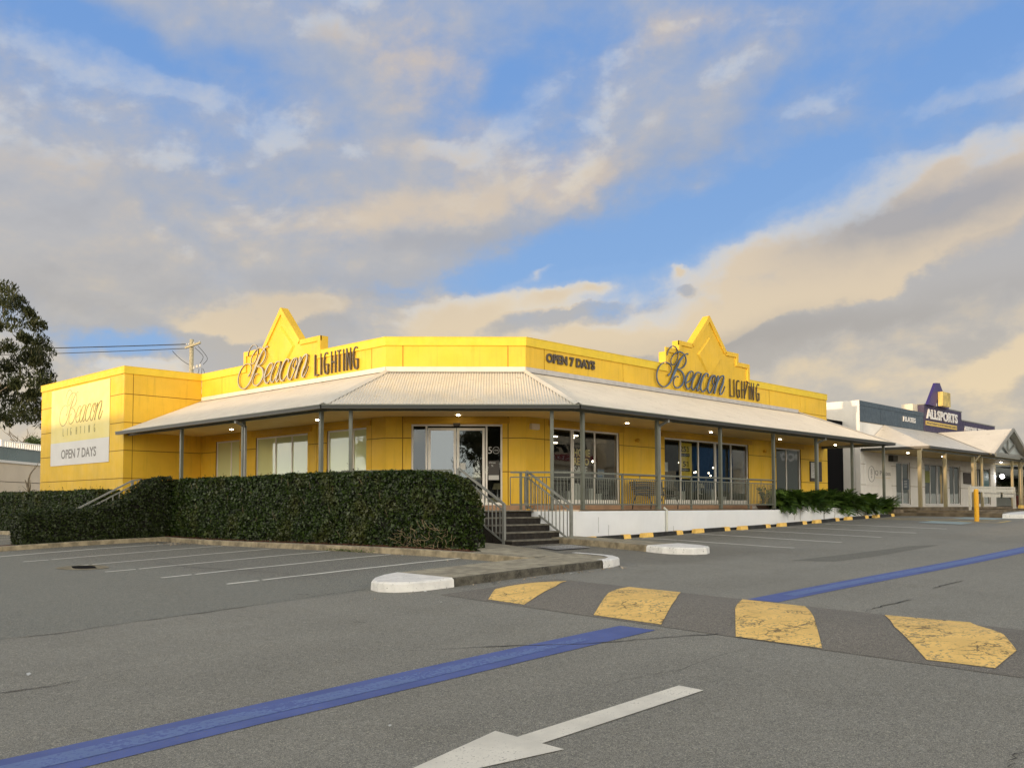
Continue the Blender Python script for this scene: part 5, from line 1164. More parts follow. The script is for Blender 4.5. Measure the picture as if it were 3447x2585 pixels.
mb.build('verandah_beam', M['steel'], ns)
M['colbeige'] = mat('olive_column_paint', (.34, .29, .17), .55, var=.06)
for x, y in ((43.6, 15.95), (46.84, 15.95), (50.92, 15.95), (52.1, 15.9), (57.53, 15.95), (59.0, 15.95), (63, 15.95)):
    mb = MB(); w = .075 if x < 52 or x > 58.5 else .06; mb.box((x-w, y-w, -.05), (x+w, y+w, 2.64)); mb.box((x-w-.03, y-w-.03, -.05), (x+w+.03, y+w+.03, .02)); mb.build('post', M['colbeige'], ns)
for x in (51.12, 59.2):
    mb = MB(); mb.bar((x, 15.9, 0), (x, 15.9, 2.4), .08); mb.bar((x, 15.9, 2.4), (x+.1, 15.68, 2.7), .08); mb.build('downpipe', M['colbeige'], ns)
for x, y in ((46.84, 17.7), (51.4, 17.6), (60.8, 17.45)):
    mb = MB(); mb.tube([(x, y, 2.705), (x, y, 2.722)], .06, 14); mb.build('downlight', M['down'], ns)
qp = empty('pilates_sign', (45.7, 18.7, 1.1), 'cream wall plate with ring emblem and Q Pilates lettering', 'sign')
mb = MB(); mb.fb(FR, 44.2, 47.25, 1.10, 2.18, .0, .03); mb.build('plate', M['render'], qp)
mb = MB(); mb.tube([FR(44.82+.38*math.cos(a), 1.65+.38*math.sin(a), .035) for a in np.linspace(0, 2*math.pi, 32)], .012, 5, cap=False)
for zz in (1.82, 1.68): mb.tube([FR(44.82+.06*math.cos(a), zz+.07*math.sin(a), .035) for a in np.linspace(0, 2*math.pi, 14)], .010, 4, cap=False)
text(mb, FR, 'P', 44.77, 44.87, 1.42, 1.55, .031, .038); text(mb, FR, 'Q Pilates', 45.24, 47.15, 1.58, 1.84, .031, .038); mb.build('engraving', M['print'], qp)
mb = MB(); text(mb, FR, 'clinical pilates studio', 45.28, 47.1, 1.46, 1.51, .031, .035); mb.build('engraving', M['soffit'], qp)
for args in (('wall_speaker', FR, 47.0, 47.6, 2.36, 2.64, .25, M['gutter'], 'black box speaker on the white wall above the pilates plate', 'speaker'),
             ('wall_poster_case', FR, 57.98, 59.3, 1.40, 2.06, .05, M['wood'], 'dark notice case between the glazed doors of the white shops', 'notice case'),):
    fitting(*args)
mb = MB(); mb.fb(FR, 48.93, 49.75, .95, 1.5, -.05, -.04); tag(mb.build('door_panel', M['navy']), 'dark blue hours panel on the pilates glass door', 'notice')
mb = MB()
for i in range(5): mb.fb(FR, 49.1, 49.5, 1.05+.08*i, 1.08+.08*i, -.039, -.037)
mb.build('printed_lines', M['pwhite'], [o for o in S.objects if o.name.startswith('door_panel')][0])
mb = MB(); mb.fb(FR, 51.99, 52.8, 1.35, 2.0, -.06, -.05); tag(mb.build('window_poster', mat('olive_poster', (.20, .22, .06), .6)), 'olive green poster in the white shops first window', 'poster')
mb = MB(); mb.fb(FR, 61.95, 62.9, 1.0, 2.2, -.06, -.05); tag(mb.build('window_poster', mat('teal_poster', (.05, .16, .18), .5)), 'teal poster in the last glazed bay under the porch', 'poster')
fl = empty('flood_lamp', (64.2, 18.5, 1.8), 'glaring white flood lamp at the end of the white shops', 'lamp')
mb = MB(); mb.sphere((64.25, 18.4, 1.95), .13, 12, 8); mb.build('lamp_glow', M['floodglow'], fl, smooth=True)
mb = MB(); mb.box((64.12, 18.5, 2.1), (64.5, 18.62, 2.2)); mb.build('bracket', M['gutter'], fl)
# trolley bay rail and bollard
tb = empty('barrier_rail', (47, 13.9, 0), 'white painted trolley bay barrier with hanging boards behind the yellow bollard', 'barrier')
tw = mat('old_white_paint', (.60, .57, .49), .6, var=.08)
z0 = -.1
mb = MB(); mb.bar((43.85, 13.9, -.1), (43.85, 13.9, .9), .09); mb.build('leg', tw, tb)
mb = MB(); mb.bar((50.4, 13.9, -.12), (50.3, 13.9, 1.0), .12); mb.build('leg', tw, tb)
mb = MB(); mb.bar((43.8, 13.9, .92), (50.3, 13.9, .98), .07, .08); mb.bar((43.8, 13.9, .79), (50.3, 13.9, .83), .04, .17); mb.build('top_board', tw, tb)
mb = MB(); mb.bar((45.5, 13.86, .60), (48.0, 13.86, .60), .04, .22); mb.build('hanging_board', tw, tb)
mb = MB(); mb.bar((48.45, 13.86, .61), (50.05, 13.86, .61), .04, .22); mb.build('hanging_board', tw, tb)
mb = MB(); mb.bar((45.6, 13.83, .665), (47.9, 13.83, .665), .01, .02); mb.bar((48.5, 13.83, .67), (50.0, 13.83, .67), .01, .02); mb.build('board_slot', M['wood'], tb)
bz = gzf(36.64, 11.39); bo = empty('bollard', (36.64, 11.39, bz), 'yellow steel bollard standing on the hatched bay marking', 'bollard')
mb = MB(); mb.tube([(36.64, 11.39, bz-.1), (36.64, 11.39, bz+1.15), (36.64, 11.39, bz+1.19)], [.083, .083, .06], 18); mb.build('tube', M['bollard'], bo, smooth=False)
mb = MB(); mb.prism(frame((0, 11.30), (1, 0), (0, -1)), [(36.60, bz+1.02), (36.71, bz+1.02), (36.71, bz+1.12)], .0, .006); mb.build('black_mark', M['black'], bo)
# red screen, stops and rear buildings beyond the forecourt
mb = MB(); mb.box((66.8, 18.2, -.1), (71, 18.35, .75)); tag(mb.build('timber_screen', M['red']), 'dark red timber screen low behind the barrier rail', 'screen')
wcount = ['first', 'second', 'third', 'fourth']
for i, x in enumerate((56.2, 59.2, 62.3, 65.3)):
    t = empty('wheel_stop', (x, 16.2, .0), '%s far wheel stop seen under the barrier rail, left to right' % wcount[i], 'wheel stop', 'far wheel stops beyond the forecourt')
    for a, b, m in ((-1.0, -.5, 'yblock'), (-.5, .6, 'blackkerb'), (.6, .95, 'yblock')):
        mb = MB(); mb.box((x+a, 14.9, -.05), (x+b, 15.05, .13)); mb.build('yellow_end' if m == 'yblock' else 'black_middle', M[m], t)
rb = empty('rear_warehouse', (84, 22, 0), 'grey metal clad warehouse beyond the white shops', 'warehouse')
mb = MB(); mb.box((72, 22, -.5), (110, 40, 4.6)); mb.build('wall', mat('grey_cladding', (.34, .36, .33), .6, var=.06, vscale=.4), rb)
mb = MB(); mb.add([(71.5, 21.0, 4.6), (111, 21.0, 4.6), (111, 41, 5.6), (71.5, 41, 5.6)], [(0, 1, 2, 3)]); mb.build('roof', M['roofing'], rb)
mb = MB(); mb.box((70, 19.2, 2.0), (100, 22, 2.12)); mb.build('awning', M['gutter'], rb)
mb = MB()
for k in range(9): mb.box((72.4+1.15*k, 21.9, .95), (73.4+1.15*k, 21.99, 1.7))
mb.build('window', mat('warm_window', (.55, .45, .22), .4), rb)
mb = MB(); E3 = [(66.2, 15.6, 2.75), (90, 15.6, 2.75), (90, 19.5, 3.9), (66.2, 19.5, 3.9)]; mb.add(E3, [(0, 1, 2, 3)]); mb.build('verandah_roof', M['roofing'], rb)
mb = MB(); mb.bar((66.2, 15.66, 2.70), (90, 15.66, 2.70), .12, .12); mb.add([(66.2, 15.7, 2.64), (90, 15.7, 2.64), (90, 19.5, 2.64), (66.2, 19.5, 2.64)], [(0, 1, 2, 3)]); mb.build('gutter', M['gutter'], rb)
for x in (66.4, 70.2, 74):
    mb = MB(); mb.box((x-.08, 15.87, -.1), (x+.08, 16.03, 2.64)); mb.build('post', M['colbeige'], rb)
# ================================================================ LEFT BACKGROUND
# long wall running away from the camera, 33 m to its left
fw = np.array(cf[:2])/np.hypot(*cf[:2]); rt = np.array([cr[0], cr[1]])/np.hypot(cr[0], cr[1])
def LR(lat, f_): return tuple(rt*lat+fw*f_)
A0 = LR(-33, 56.5); FB = frame(A0, tuple(fw), tuple(rt))
bb = empty('beige_warehouse', (*A0, -1), 'beige rendered building with dark glass band, behind the left hedge', 'warehouse')
mb = MB(); mb.fb(FB, 0.2, 40, -1.5, 1.75, -12, 0); mb.fb(FB, .2, 40, 1.79, 3.0, -12, 0); mb.fb(FB, -8, .17, 1.79, 3.0, -12, -.05); mb.fb(FB, -8, .17, -1.5, 1.75, -12, -.4); mb.build('wall', M['beige'], bb)
mb = MB(); mb.fb(FB, -8, 40, 3.0, 3.16, -12.2, .12); mb.build('ledge', M['frame'], bb)
mb = MB(); mb.fb(FB, -8, 3.2, 3.18, 4.05, -11, -.6); mb.fb(FB, 3.45, 40, 3.18, 4.08, -11, -.6); mb.build('glass_band', M['teal'], bb)
mb = MB(); mb.fb(FB, 3.2, 3.45, 3.16, 4.12, -11, -.55); mb.fb(FB, -8, 40, 4.08, 4.12, -11.1, -.5); mb.build('mullion', M['frame'], bb)
mb = MB(); mb.fb(FB, 7.0, 7.3, 4.12, 4.75, -2.2, -2.0); mb.fb(FB, 7.3, 26, 4.66, 4.74, -2.15, -2.05)
for k in range(60): mb.fb(FB, 7.4+.3*k, 7.52+.3*k, 4.12, 4.66, -2.13, -2.07)
mb.build('roof_balustrade', M['frame'], bb)
mb = MB(); 
for k in range(3): pass
mb.bar(FB(4.4, 1.0, .02), FB(4.4, 1.0, .5), .06); mb.bar(FB(4.3, 1.05, .5), FB(5.1, 1.15, .5), .08, .05); tag(mb.build('wall_light', M['frame']), 'small white bracket lamp on the beige wall behind the hedge', 'wall lamp')
# power pole
pp = (27.2, 53.3); pl = empty('power_pole', (*pp, -1), 'round timber power pole with crossarm behind the yellow shop', 'power pole')
PZ = 10.35
mb = MB(); mb.tube([(*pp, -1), (*pp, 6), (*pp, PZ)], [.17, .145, .125], 14); mb.build('shaft', M['timber'], pl, smooth=True)
ax = Vector((*(rt*.75+fw*-.55), 0)).normalized(); c0 = Vector((*pp, PZ-.42))+Vector((*(-fw), 0))*.14
mb = MB(); mb.bar(c0-ax*.55+Vector((0, 0, -.06)), c0+ax*.95+Vector((0, 0, .10)), .10, .12); mb.build('crossarm', M['timber'], pl)
mb = MB()
for k in (-.45, -.2, .3, .85): p = c0+ax*k+Vector((0, 0, .1)); mb.tube([p, p+Vector((0, 0, .10))], [.04, .025], 8)
mb.build('insulator', M['ins'], pl)
mb = MB(); rtv = Vector((*rt, 0))
for dxx, dzz in ((.22, -1.75), (.34, -1.70), (.10, -1.82)): p = Vector((*pp, PZ+dzz))+rtv*dxx*1.6; mb.tube([p, p+Vector((0, 0, .16)), p+Vector((0, 0, .2))], [.07, .07, .03], 8)
mb.build('surge_arrester', M['ins'], pl)
mb = MB()
for a, b, c in (((.3, -.4), (.75, -1.2), (.55, -1.55)), ((.15, -.5), (.55, -1.1), (.38, -1.55)), ((.36, -1.8), (.20, -2.3), (.45, -3.2)), ((.55, -1.8), (.62, -2.4), (.45, -3.2)), ((.5, -1.75), (.35, -2.5), (.45, -3.3))):
    q_ = catmull([a, ((a[0]+b[0])/2+.05, (a[1]+b[1])/2), b, c], 6); mb.tube([Vector((*pp, PZ+z_))+rtv*s_*1.3 for s_, z_ in q_], .016, 5)
mb.build('hanging_cable', M['wire'], pl)
def wire(a, b, sag, r, label):
    a = Vector(a); b = Vector(b); mb = MB(); mb.tube([a.lerp(b, k/24)-Vector((0, 0, sag*4*(k/24)*(1-k/24))) for k in range(25)], r, 5)
    tag(mb.build('overhead_wire', M['wire']), label, 'overhead wire', 'overhead wires left of the power pole')
far = Vector((*LR(-62, 52), 0))
w1 = c0-ax*.5
wire(w1+Vector((0, 0, .16)), far+Vector((0, 0, 9.2)), .35, .030, 'upper dark overhead wire crossing the gum tree to the pole')
wire(w1+Vector((0, 0, -.10)), far+Vector((0, 0, 8.7)), .40, .022, 'lower dark overhead wire crossing the gum tree to the pole')
w2_ = c0-ax*1.9+Vector((0, 0, -.12)); wire(w2_, Vector((*pp, PZ-1.6)), .12, .018, 'short slack wire looping down beside the pole head')
# roof antennas on the wing
an = empty('roof_antenna', (17.2, 40.2, 5.0), 'pale roof antenna frame above the wing parapet', 'antenna')
def anp(a, b, r=.013): return MB().tube([a, b], r, 5)
mb = MB(); bx_ = Vector((16.6, 38.8, 5.0)); R_ = Vector((*rt, 0))
for a, b in (((0, 0), (0, .50)), ((-.34, .33), (0, .33)), ((-.34, .15), (0, .15)), ((-.34, .10), (-.34, .36)), ((.02, .45), (.38, .45)), ((.38, .05), (.38, .47)), ((.02, .2), (.02, .5))):
    mb.tube([bx_+R_*a[0]+Vector((0, 0, a[1]+.1)), bx_+R_*b[0]+Vector((0, 0, b[1]+.1))], .016, 5)
mb.build('frame_rods', M['ins'], an)
# ================================================================ ACROSS THE CAR PARK, BEHIND THE CAMERA (casts the evening shade, shows in the glass)
op = empty('opposite_shops', (-34, 35, -1.5), 'long low retail row on the far side of the car park, behind the viewer', 'shop')
SH = 6.12
mb = MB(); mb.box((-42, 7.5, -1.7), (-28, 75, SH)); mb.build('wall', M['beige'], op)
mb = MB(); mb.box((-28.1, 7.4, SH-.5), (-27.9, 75, SH+.02)); mb.build('parapet_band', M['flash'], op)
mb = MB(); mb.box((-42, -60, -1.7), (-28, 7.5, 2.95)); mb.build('wall', M['render'], op)
mb = MB()
for k in range(14): mb.box((-28.02, 10+4.4*k, -.9), (-27.97, 13+4.4*k, 1.3))
mb.build('window', M['teal'], op)
# shops facing the right windows, far side to the south-east
es = empty('furniture_shops', (60, -30, -1), 'furniture store row across the car park with red banded sign', 'shop')
FE = frame((0, -26), (-1, 0), (0, 1))
grey_ = mat('grey_shop_render', (.30, .31, .30), .7)
mb = MB(); mb.fb(FE, -95, -60, -1.5, 4.4, -14, 0); mb.fb(FE, -79, -66, 4.4, 7.7, -12, .3); mb.fb(FE, -84, -81, 4.4, 7.7, -12, .3); mb.fb(FE, -116, -108, -1, 4.9, -14, .2); mb.build('wall', M['beige'], es)
mb = MB(); mb.prism(FE, [(-117, 4.9), (-107, 4.9), (-112, 6.9)], -10, .4); mb.build('gable_roof', M['roofing'], es)
mb = MB(); mb.fb(FE, -236, -118, -1, 8.8, -16, 0); mb.fb(FE, -99.5, -84.5, 4.4, 9.5, -18, -.4); mb.fb(FE, -60, -20, -1.5, 3.2, -14, 0); mb.build('grey_wall_blocker', grey_, es)  # grey shops, with tall blocks added to keep sky out of the window reflections
mb = MB(); mb.fb(FE, -79, -66, 4.95, 5.6, .3, .4); mb.build('red_band', M['redband'], es)
mb = MB(); text(mb, FE, 'Euro', -78, -71, 5.75, 6.9, .3, .36, .02, .4); mb.build('lettering', M['black'], es)
mb = MB(); text(mb, FE, 'LUXURY', -78, -70, 5.08, 5.48, .41, .43); mb.build('lettering', M['bannerw'], es)
mb = MB(); mb.fb(FE, -112.2, -109.9, -1, 8.2, -8, .5); mb.build('sunset_strip_block', M['render'], es)  # pale block added to mirror as a bright sunset strip in the glass
mb = MB(); text(mb, FE, 'eco', -128, -121, 6.5, 7.8, .02, .06, .03); mb.build('lettering', M['bannerw'], es)
mb = MB(); mb.fb(FE, -108.2, -99.8, -1, 8.0, -8, 0); mb.build('blue_wall', mat('blue_shop_wall', (.05, .16, .36), .5), es)
mb = MB(); mb.fb(FE, -94, -62, -1.2, 3.9, .0, .05); mb.fb(FE, -230, -120, -.9, 2.4, .0, .05); mb.build('shopfront_glass', M['glassdark'], es)
# ================================================================ VEGETATION
def leaf_mesh(name, P, N, size, m, parent=None, aspect=.5, tone=None, up=.25, cat=None, origin=None, droop=None, jit=.8, sv=.35):
    n = len(P); r = RNG
    nn = N+r.normal(0, jit, (n, 3)); nn[:, 2] += up; nn /= np.linalg.norm(nn, axis=1)[:, None]
    a = r.normal(0, 1, (n, 3))
    if droop is not None: a = a*.35+np.array([0, 0, -1.0])*droop
    a -= nn*(a*nn).sum(1)[:, None]; a /= np.linalg.norm(a, axis=1)[:, None]; b = np.cross(nn, a)
    s = size*np.exp(r.normal(0, sv, n))[:, None]
    v = np.empty((n, 4, 3)); v[:, 0] = P-a*s; v[:, 2] = P+a*s; v[:, 1] = P+b*s*aspect+nn*s*.18; v[:, 3] = P-b*s*aspect+nn*s*.18
    v = v.reshape(-1, 3)
    o0 = np.array(ORG[parent.name]) if parent is not None else (np.array(origin) if origin is not None else np.array([v[:, 0].mean(), v[:, 1].mean(), v[:, 2].min()]))
    me = bpy.data.meshes.new(name); me.vertices.add(4*n); me.vertices.foreach_set('co', (v-o0).ravel())
    me.loops.add(4*n); me.loops.foreach_set('vertex_index', np.arange(4*n)); me.polygons.add(n)
    me.polygons.foreach_set('loop_start', np.arange(0, 4*n, 4)); me.polygons.foreach_set('loop_total', np.full(n, 4)); me.update(calc_edges=True)
    t = (r.random(n) if tone is None else tone); at = me.attributes.new('tone', 'FLOAT', 'POINT'); at.data.foreach_set('value', np.repeat(t, 4).astype(np.float32))
    me.materials.append(m); o = bpy.data.objects.new(name, me); COL.objects.link(o)
    if parent is not None: o.parent = parent
    else: o.location = o0
    ORG[o.name] = tuple(o0); return o
def smooth_noise(P, sc, seed=0):
    q_ = P*sc+seed; return (np.sin(q_[:, 0]*1.7+np.sin(q_[:, 1]*1.3)*1.5+q_[:, 2]*.7)+np.sin(q_[:, 1]*2.1+q_[:, 2]*1.9+np.sin(q_[:, 0])*1.2)+np.sin(q_[:, 2]*2.7+q_[:, 0]*.9))/3
def hedge(name, label, A, B, half, top, bot, m, dens=1500, leaf=.026, sides=(1, 1, 1, 1), round_end=0, core_in=.09):
    """clipped hedge from plan point A to B; top(t) and half width; leaves on every face"""
    A = np.array(A, float); B = np.array(B, float); L = np.hypot(*(B-A)); d = (B-A)/L; nr = np.array([-d[1], d[0]])
    t_ = empty(name, (*((A+B)/2), bot), label, 'hedge')
    def hw(s):   # half width shrinks at a rounded end
        if not round_end: return np.full(np.shape(s), half)
        e = np.clip((L-s)/round_end, 0, 1); return half*np.sqrt(np.clip(1-(1-e)**2, 0.02, 1))
    Ps = []; Ns = []
    for side, on in ((1, sides[0]), (-1, sides[1])):
        if not on: continue
        n = int(L*1.9*dens*on); s = RNG.random(n)*L; w = hw(s); zt = top(s); z = bot+(zt-bot)*RNG.random(n)
        k = RNG.random(n) < (zt-bot)/1.95; s, w, z = s[k], w[k], z[k]; xy = A+d*s[:, None]+nr*(side*w)[:, None]
        Ps.append(np.c_[xy, z]); Ns.append(np.tile([*(nr*side), 0], (len(s), 1)))
    n = int(L*2*half*dens*1.1); s = RNG.random(n)*L; w = (RNG.random(n)*2-1)*hw(s); xy = A+d*s[:, None]+nr*w[:, None]; Ps.append(np.c_[xy, top(s)]); Ns.append(np.tile([0, 0, 1.], (n, 1)))
    for e, s0 in ((sides[2], 0.), (sides[3], L)):
        if not e: continue
        n = int(2*half*1.9*dens*e); w = (RNG.random(n)*2-1)*hw(np.full(n, s0)); zt = top(np.full(n, s0)); z = bot+(zt-bot)*RNG.random(n); xy = A+d*s0+nr*w[:, None]; Ps.append(np.c_[xy, z]); Ns.append(np.tile([*(d*(1 if s0 else -1)), 0], (n, 1)))
    P = np.concatenate(Ps); N = np.concatenate(Ns)
    lump = smooth_noise(P, 3.2, 3)*.035+smooth_noise(P, 9, 1)*.02
    P = P+N*(lump-np.abs(RNG.normal(0, .05, len(P)))+.03)[:, None]
    # thin spots: a few openings where the dark inside shows
    hole = smooth_noise(P, 5.1, 9)+smooth_noise(P, 14, 4)*.6
    keep = (hole < .72) | (RNG.random(len(P)) < .25); P, N = P[keep], N[keep]
    leaf_mesh('leaves', P, N, leaf, m, t_, aspect=.55)
    # stray shoots along the top
    n = int(L*26); s = RNG.random(n)*L; w = (RNG.random(n)*2-1)*hw(s); h = RNG.gamma(1.4, .022, n); xy = A+d*s[:, None]+nr*w[:, None]
    Q = np.repeat(np.c_[xy, top(s)], 5, 0)+np.c_[RNG.normal(0, .012, (n*5, 2)), np.tile(np.linspace(0, 1, 5), n)*np.repeat(h, 5)*1.6]
    leaf_mesh('top_shoots', Q, np.tile([0, 0, 1.], (len(Q), 1)), leaf*.85, m, t_, aspect=.5)
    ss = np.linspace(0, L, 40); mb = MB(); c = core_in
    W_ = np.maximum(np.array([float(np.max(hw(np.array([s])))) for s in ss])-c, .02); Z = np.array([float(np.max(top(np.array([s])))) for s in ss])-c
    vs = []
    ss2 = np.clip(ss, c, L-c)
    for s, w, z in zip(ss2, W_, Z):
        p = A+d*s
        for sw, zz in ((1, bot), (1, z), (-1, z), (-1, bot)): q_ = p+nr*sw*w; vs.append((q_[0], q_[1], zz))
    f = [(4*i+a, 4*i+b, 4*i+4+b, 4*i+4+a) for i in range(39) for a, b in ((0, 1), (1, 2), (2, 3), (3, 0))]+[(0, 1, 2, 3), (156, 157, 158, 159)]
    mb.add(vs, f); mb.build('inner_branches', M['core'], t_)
    return t_
# tall hedge along the left verandah, its near end rounded off by the steps
def topA(s):   # s runs from y=27.9 (0) down to y=14.15 (13.75)
    y = 27.95-s
    z = .89+.012*np.sin(y*1.3)-.05*np.clip((18-y)/2, 0, 1)
    e = np.clip((y-14.1)/2.1, 0, 1); return -0.75+(z+.75)*np.sqrt(np.clip(1-(1-e)**2.6, 0.0, 1))
hA = hedge('tall_hedge', 'tall clipped dark green hedge before the left verandah, its right end rounded off', (13.78, 27.95), (13.78, 14.15), .48, topA, -.90, M['hedge'], dens=2000, leaf=.029, sides=(.35, 1.0, .6, .0), round_end=1.3)
def topB(s):   # x = 9.05 + s
    return np.interp(9.05+s, [8.7, 10.4, 11.5, 12.06, 12.48, 12.75, 13.3], [-.12, -.03, .12, .36, .73, .93, 1.0])
hB = hedge('low_hedge', 'low clipped hedge climbing beside the side steps, left foreground of the wing', (9.05, 27.6), (13.3, 27.6), .45, topB, -1.12, M['hedge2'], dens=1800, leaf=.028, sides=(.5, 1, 1, 0))
hC = hedge('back_hedge', 'straight hedge along the foot of the yellow wing wall', (13.3, 60), (13.3, 31.7), .45, lambda s: .66+.02*np.sin(s*1.7), -1.2, M['hedge'], dens=1500, leaf=.028, sides=(0, 1, 0, 1))
# dry brown twigs at the low right corner of the tall hedge, litter on the mulch
mb = MB()
for i in range(60):
    y = random.uniform(14.5, 16.3); z = random.uniform(-.85, -.35); x = 13.27+.25*max(0, 15.1-y); a = random.uniform(0, 6.28)
    pts = [(x-.02-.05*random.random(), y, z)]
    for k in range(4): a += random.uniform(-.8, .8); pts.append((pts[-1][0]+random.uniform(-.03, .02), pts[-1][1]+.06*math.cos(a), pts[-1][2]+.05*math.sin(a)+.01))
    mb.tube(pts, .004, 4)
for i in range(26):
    y = random.uniform(16, 27); z = random.uniform(-.7, .8); pts = [(13.27, y, z)]; a = random.uniform(.6, 2.4)
    for k in range(3): a += random.uniform(-.4, .4); pts.append((pts[-1][0]-random.uniform(0, .02), pts[-1][1]+.05*math.cos(a), pts[-1][2]+.06*math.sin(a)))
    mb.tube(pts, .0035, 4)
tag(mb.build('dry_twigs', M['twig'], hA), kind='stuff')
def litter(name, n, region, size, label, m=None):
    P = []
    for _ in range(n):
        x, y = region(); P.append((x, y, gzf(x, y)+.012+random.random()*.02))
    P = np.array(P); o = leaf_mesh(name, P, np.tile([0, 0, 1.], (n, 1)), size, m or M['litter'], aspect=.5, jit=.35); return tag(o, kind='stuff')
litter('leaf_litter', 150, lambda: (random.uniform(12.0, 12.86), random.uniform(24.5, 26.9)), .028, '')
litter('leaf_litter', 90, lambda: (13.1+random.random()*.25, random.uniform(14, 27)), .03, '')
litter('leaf_litter', 70, lambda: (random.gauss(11.5, 1.6), 10.30-abs(random.gauss(0, .12))), .022, '')
litter('leaf_litter', 40, lambda: (12.85-abs(random.gauss(0, .25)), random.uniform(12.5, 24)), .022, '')
def mz(x, y): return gzf(x, y)
P = []
for _ in range(9000):
    x = 13.02+random.random()**1.5*.35; y = random.uniform(13.9, 27.1); P.append((x, y, gzf(x, y)+.10+.05*math.sin(x*9+y*5)*.3+random.random()*.035))
tag(leaf_mesh('mulch_chips', np.array(P), np.tile([0, 0, 1.], (len(P), 1)), .018, mat('red_brown_chips', (.11, .045, .025), .9, var=.6, vscale=40), aspect=.45, jit=.9), kind='stuff')
# weeds along the kerb
P = []
for _ in range(260): y = random.gauss(17.6, .5); P.append((12.83-abs(random.gauss(0, .03)), y, gzf(12.85, y)+random.random()*.06))
tag(leaf_mesh('kerb_weeds', np.array(P), np.tile([-.5, 0, .8], (len(P), 1)), .018, M['fern'], aspect=.4), kind='stuff')
# pale scraps on the asphalt
P = [(4.0, 5.0), (3.1, 7.2), (8.3, 9.3), (11.2, 10.1), (12.1, 10.2), (12.5, 10.15), (10.2, 10.2), (8.9, 10.3), (12.6, 15.3), (3.0, 8.8), (5.2, 3.6)]
P = np.array([(x, y, gzf(x, y)+.012) for x, y in P for _ in range(2)])+RNG.normal(0, .02, (22, 3))*[1, 1, .1]
tag(leaf_mesh('litter_scraps', P, np.tile([0, 0, 1.], (22, 1)), .022, M['pwhite'], aspect=.6, jit=.3), kind='stuff')
# planter fronds: nine clumps, each its own plant
pw = MB(); pw.hexa([(30.62, 15.82, -1.2), (39.5, 15.82, -1.2), (39.5, 15.96, -1.2), (30.62, 15.96, -1.2), (30.62, 15.82, .12), (39.5, 15.82, -.10), (39.5, 15.96, -.10), (30.62, 15.96, .12)])
pw.box((39.36, 15.96, -1.2), (39.5, 17.2, -.10)); pw.box((30.62, 15.96, -1.2), (30.76, 17.2, .10)); pw.box((30.76, 17.06, -1.2), (39.36, 17.2, -.05))
plo = empty('planter', (35, 16.4, -.6), 'long white rendered planter box at the right end of the verandah', 'planter'); pw.build('box_wall', M['white'], plo)
mb = MB(); mb.add([(30.76, 15.96, .0), (39.36, 15.96, -.15), (39.36, 17.06, -.15), (30.76, 17.06, .0)], [(0, 1, 2, 3)]); mb.build('soil', M['mulch'], plo)
mb = MB()
for k in range(16):
    x = 30.7+8.4*random.random(); pts = [(x, 15.80, .05)]; n = 7; L = random.uniform(.25, .7)
    for i in range(n): pts.append((pts[-1][0]+random.uniform(-.03, .03), 15.805, .05-L*(i+1)/n))
    mb.tube(pts, .006, 4)
mb.build('hanging_root', M['kerbmid'], plo)
mb = MB(); mb.box((33.48, 15.812, -.9), (33.52, 15.819, .04)); mb.build('joint', M['kerbdark'], plo)
def frond_mesh():
    V = []; F_ = []; T = []; r = random
    for k in range(62):
        a = r.uniform(0, 2*math.pi); lean = r.uniform(.25, 1.35); L = r.uniform(.38, .62)*(1.05 if lean < .9 else .9); n = 7
        d = np.array([math.cos(a), math.sin(a)]); pts = []; p = np.array([r.gauss(0, .10), r.gauss(0, .10), 0.]); ang = lean
        for i in range(n+1):
            pts.append(p.copy()); p = p+np.array([d[0]*math.sin(ang), d[1]*math.sin(ang), math.cos(ang)])*L/n; ang += .16+.06*r.random()
        side = np.array([-d[1], d[0], 0]); tone = r.random()
        for i in range(2, n+1):
            t = (pts[i]-pts[i-1]); t /= np.linalg.norm(t); nrm = np.cross(side, t)
            wl = .17*math.sin(math.pi*(i-1)/(n+.3))**.7+.03
            for sg in (1, -1):
                tip = pts[i]+side*sg*wl+t*wl*.75-nrm*abs(r.gauss(0, .015)); m1 = pts[i-1]*.55+pts[i]*.45; m2 = pts[i]+t*.022
                b = len(V); V += [m1, (m1+tip)/2-t*.018, tip, (m2+tip)/2+t*.020, m2]; F_.append((b, b+1, b+2, b+3, b+4)); T += [tone]*5
        b = len(V); w = side*.006; V += [pts[0]-w, pts[0]+w, pts[-1]+w*.4, pts[-1]-w*.4]; F_.append((b, b+1, b+2, b+3)); T += [tone]*4
    return V, F_, T
plants = []
for k in range(3):
    V_, F_, T_ = frond_mesh(); me = bpy.data.meshes.new('fronds'); me.from_pydata([tuple(p) for p in V_], [], F_); me.update()
    at = me.attributes.new('tone', 'FLOAT', 'POINT'); at.data.foreach_set('value', np.array(T_, np.float32)); me.materials.append(M['fern']); plants.append(me)
fx = [31.05, 31.95, 32.85, 33.75, 34.7, 35.6, 36.5, 37.45, 38.35, 39.15]
fl_ = ['leafy frond plant at the left end of the planter, touching the railing post', 'leafy frond plant under the last shop window', 'leafy frond plant under the right frame of the last window', 'frond plant left of the wall notice case', 'bushy frond plant below the notice case post',
       'frond plant in front of the dark alley opening', 'frond plant below the post right of the alley', 'frond plant below the pilates plate', 'frond plant before the last verandah post', 'leafy frond plant hanging over the far end of the planter']
